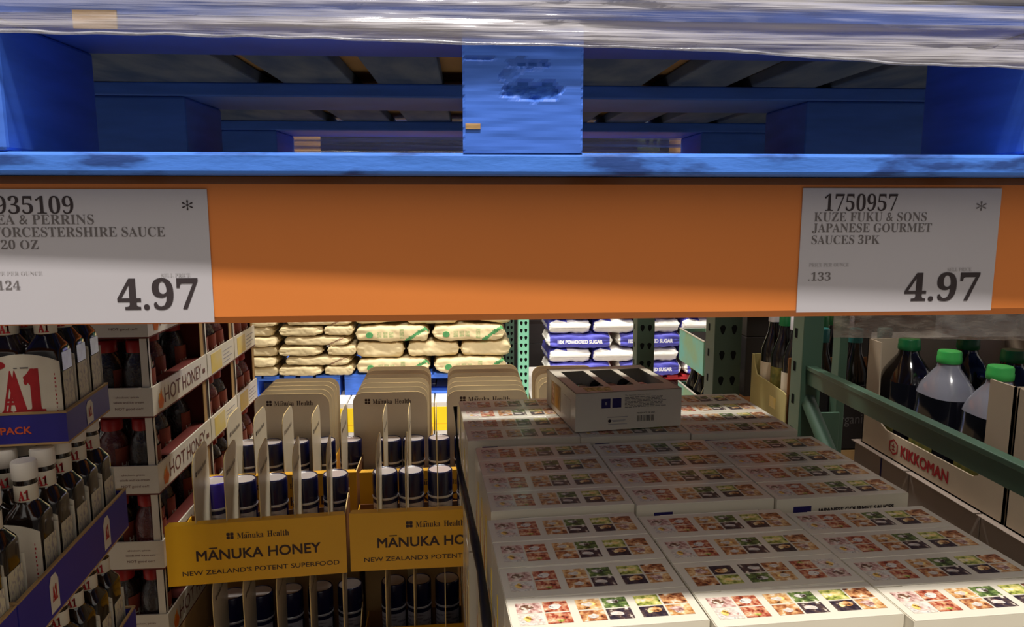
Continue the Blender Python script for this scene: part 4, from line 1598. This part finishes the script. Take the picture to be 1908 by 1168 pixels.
# olive carton with tall bottles
oc = thing('bottle_carton', 'olive carton with a curved low front full of dark bottles, left of the green upright', 'carton', (0.86, 1.862, -0.605))
d = 0.235
mb = MB()
out = [(0, 0), (d, 0), (d, 0.165), (d - 0.012, 0.165), (d - 0.022, 0.135), (d - 0.04, 0.112), (0.012, 0.105), (0.003, 0.10), (0, 0.09)]
mb.slab(out, (0, 0, 0), (0, 1, 0), (0, 0, 1), 0.003, 'olive_carton')
mb.box(0.003, 0.28, 0, d, 0, 0.003, 'olive_carton')
mb.box(0.003, 0.28, 0, 0.003, 0.003, 0.2, 'kraft_dark')
mb.box(0.003, 0.28, d - 0.003, d, 0.003, 0.165, 'olive_carton')
mb.box(0.277, 0.28, 0.003, d - 0.003, 0.003, 0.165, 'olive_carton')
mb.box(-0.0004, 0, 0.06, 0.10, 0.045, 0.075, 'hh_yellow')
mb.build('carton_body', oc)
OB, OB2 = make_tall_bottle('jug_label', 'cap_green_dark', 0.30, 0.032), make_tall_bottle('label_cream', 'jar_ring', 0.30, 0.032)
ob_used = []
for r in range(3):
    for c in range(3):
        pr = OB2 if (r + c) % 2 == 0 else OB
        L = (0.86 + 0.040 + 0.07 * c, 1.862 + 0.045 + 0.070 * r, -0.6015)
        lab = 'tall dark bottle in the olive carton, %s from the front, %s from the open side' % (ORD[r], ORD[c])
        if pr not in ob_used:
            ob_used.append(pr); pr.location = L; pr['label'] = lab
        else:
            dup(pr, L, 0, lab)
carton_under('brown shipping carton under the olive carton', 0.86, 1.862, 0.28, 0.235, DECK, -0.605, 0, 'cartons of the next bay')
# dark stack added to block the view behind the olive carton
for k in range(4):
    mb = MB()
    mb.box(0, 0.42, 0, 0.38, 0, 0.395, 'dark_carton')
    mb.box(-0.0005, 0.4205, -0.0005, 0.3805, 0.17, 0.20, 'kraft_dark')
    tag(mb.build('dark_filler', bev=0.003, loc=(0.93, 2.32, FLOOR + 0.396 * k)), 'dark block added to close the view behind the olive carton, %s from below' % ORD[k], 'carton', 'added dark blocks of the next bay')
for k in range(3):  # dark blocks added to hide the lit floor behind the pale upright
    mb = MB()
    mb.box(0, 0.60, 0, 0.38, 0, 0.395, 'dark_carton')
    mb.box(-0.0005, 0.6005, -0.0005, 0.3805, 0.17, 0.20, 'inside_dark')
    tag(mb.build('dark_filler', bev=0.003, loc=(0.22, 6.40, FLOOR + 0.396 * k)), 'dark block added to darken the gap behind the pale green upright, %s from below' % ORD[k], 'carton', 'added dark blocks behind the pale upright')
# turquoise cartons
for k, (z, lab) in enumerate(((-0.565, 'turquoise carton between the two punched green uprights'), (-0.76, 'turquoise carton below the upper one, beside the red pallet'))):
    t = thing('turquoise_carton', lab, 'carton', (0.80, 2.35, z))
    d, w, h = 0.265, 0.095, 0.112
    mb = MB()
    mb.box(0, w, 0, d, 0, 0.003, 'turquoise')
    for (a, b, c, e) in ((0, w, 0, 0.003), (0, w, d - 0.003, d), (0, 0.003, 0.003, d - 0.003), (w - 0.003, w, 0.003, d - 0.003)):
        mb.box(a, b, c, e, 0.003, h, 'turquoise')
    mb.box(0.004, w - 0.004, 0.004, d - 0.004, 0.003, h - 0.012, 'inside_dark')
    mb.build('carton_body', t)
    rim = MB()
    for (a, b, c, e) in ((-0.001, 0.004, -0.001, d + 0.001), (w - 0.004, w + 0.001, -0.001, d + 0.001)):
        rim.box(a, b, c, e, h, h + 0.003, 'carton_gloss')
    rim.build('rim', t)
carton_under('brown shipping carton under the turquoise ones', 0.80, 2.35, 0.095, 0.265, DECK, -0.76, 0, 'cartons of the next bay')
AB = make_tall_bottle('hh_label', 'amber', 0.19, 0.026)
for k, (x, y) in enumerate(((0.84, 2.40), (0.84, 2.48), (0.84, 2.56))):
    lab = 'amber capped bottle in the lower turquoise carton, %s from the front' % ORD[k]
    if k == 0:
        AB.location = (x, y, -0.7565); AB['label'] = lab
    else:
        dup(AB, (x, y, -0.7565), 0, lab)
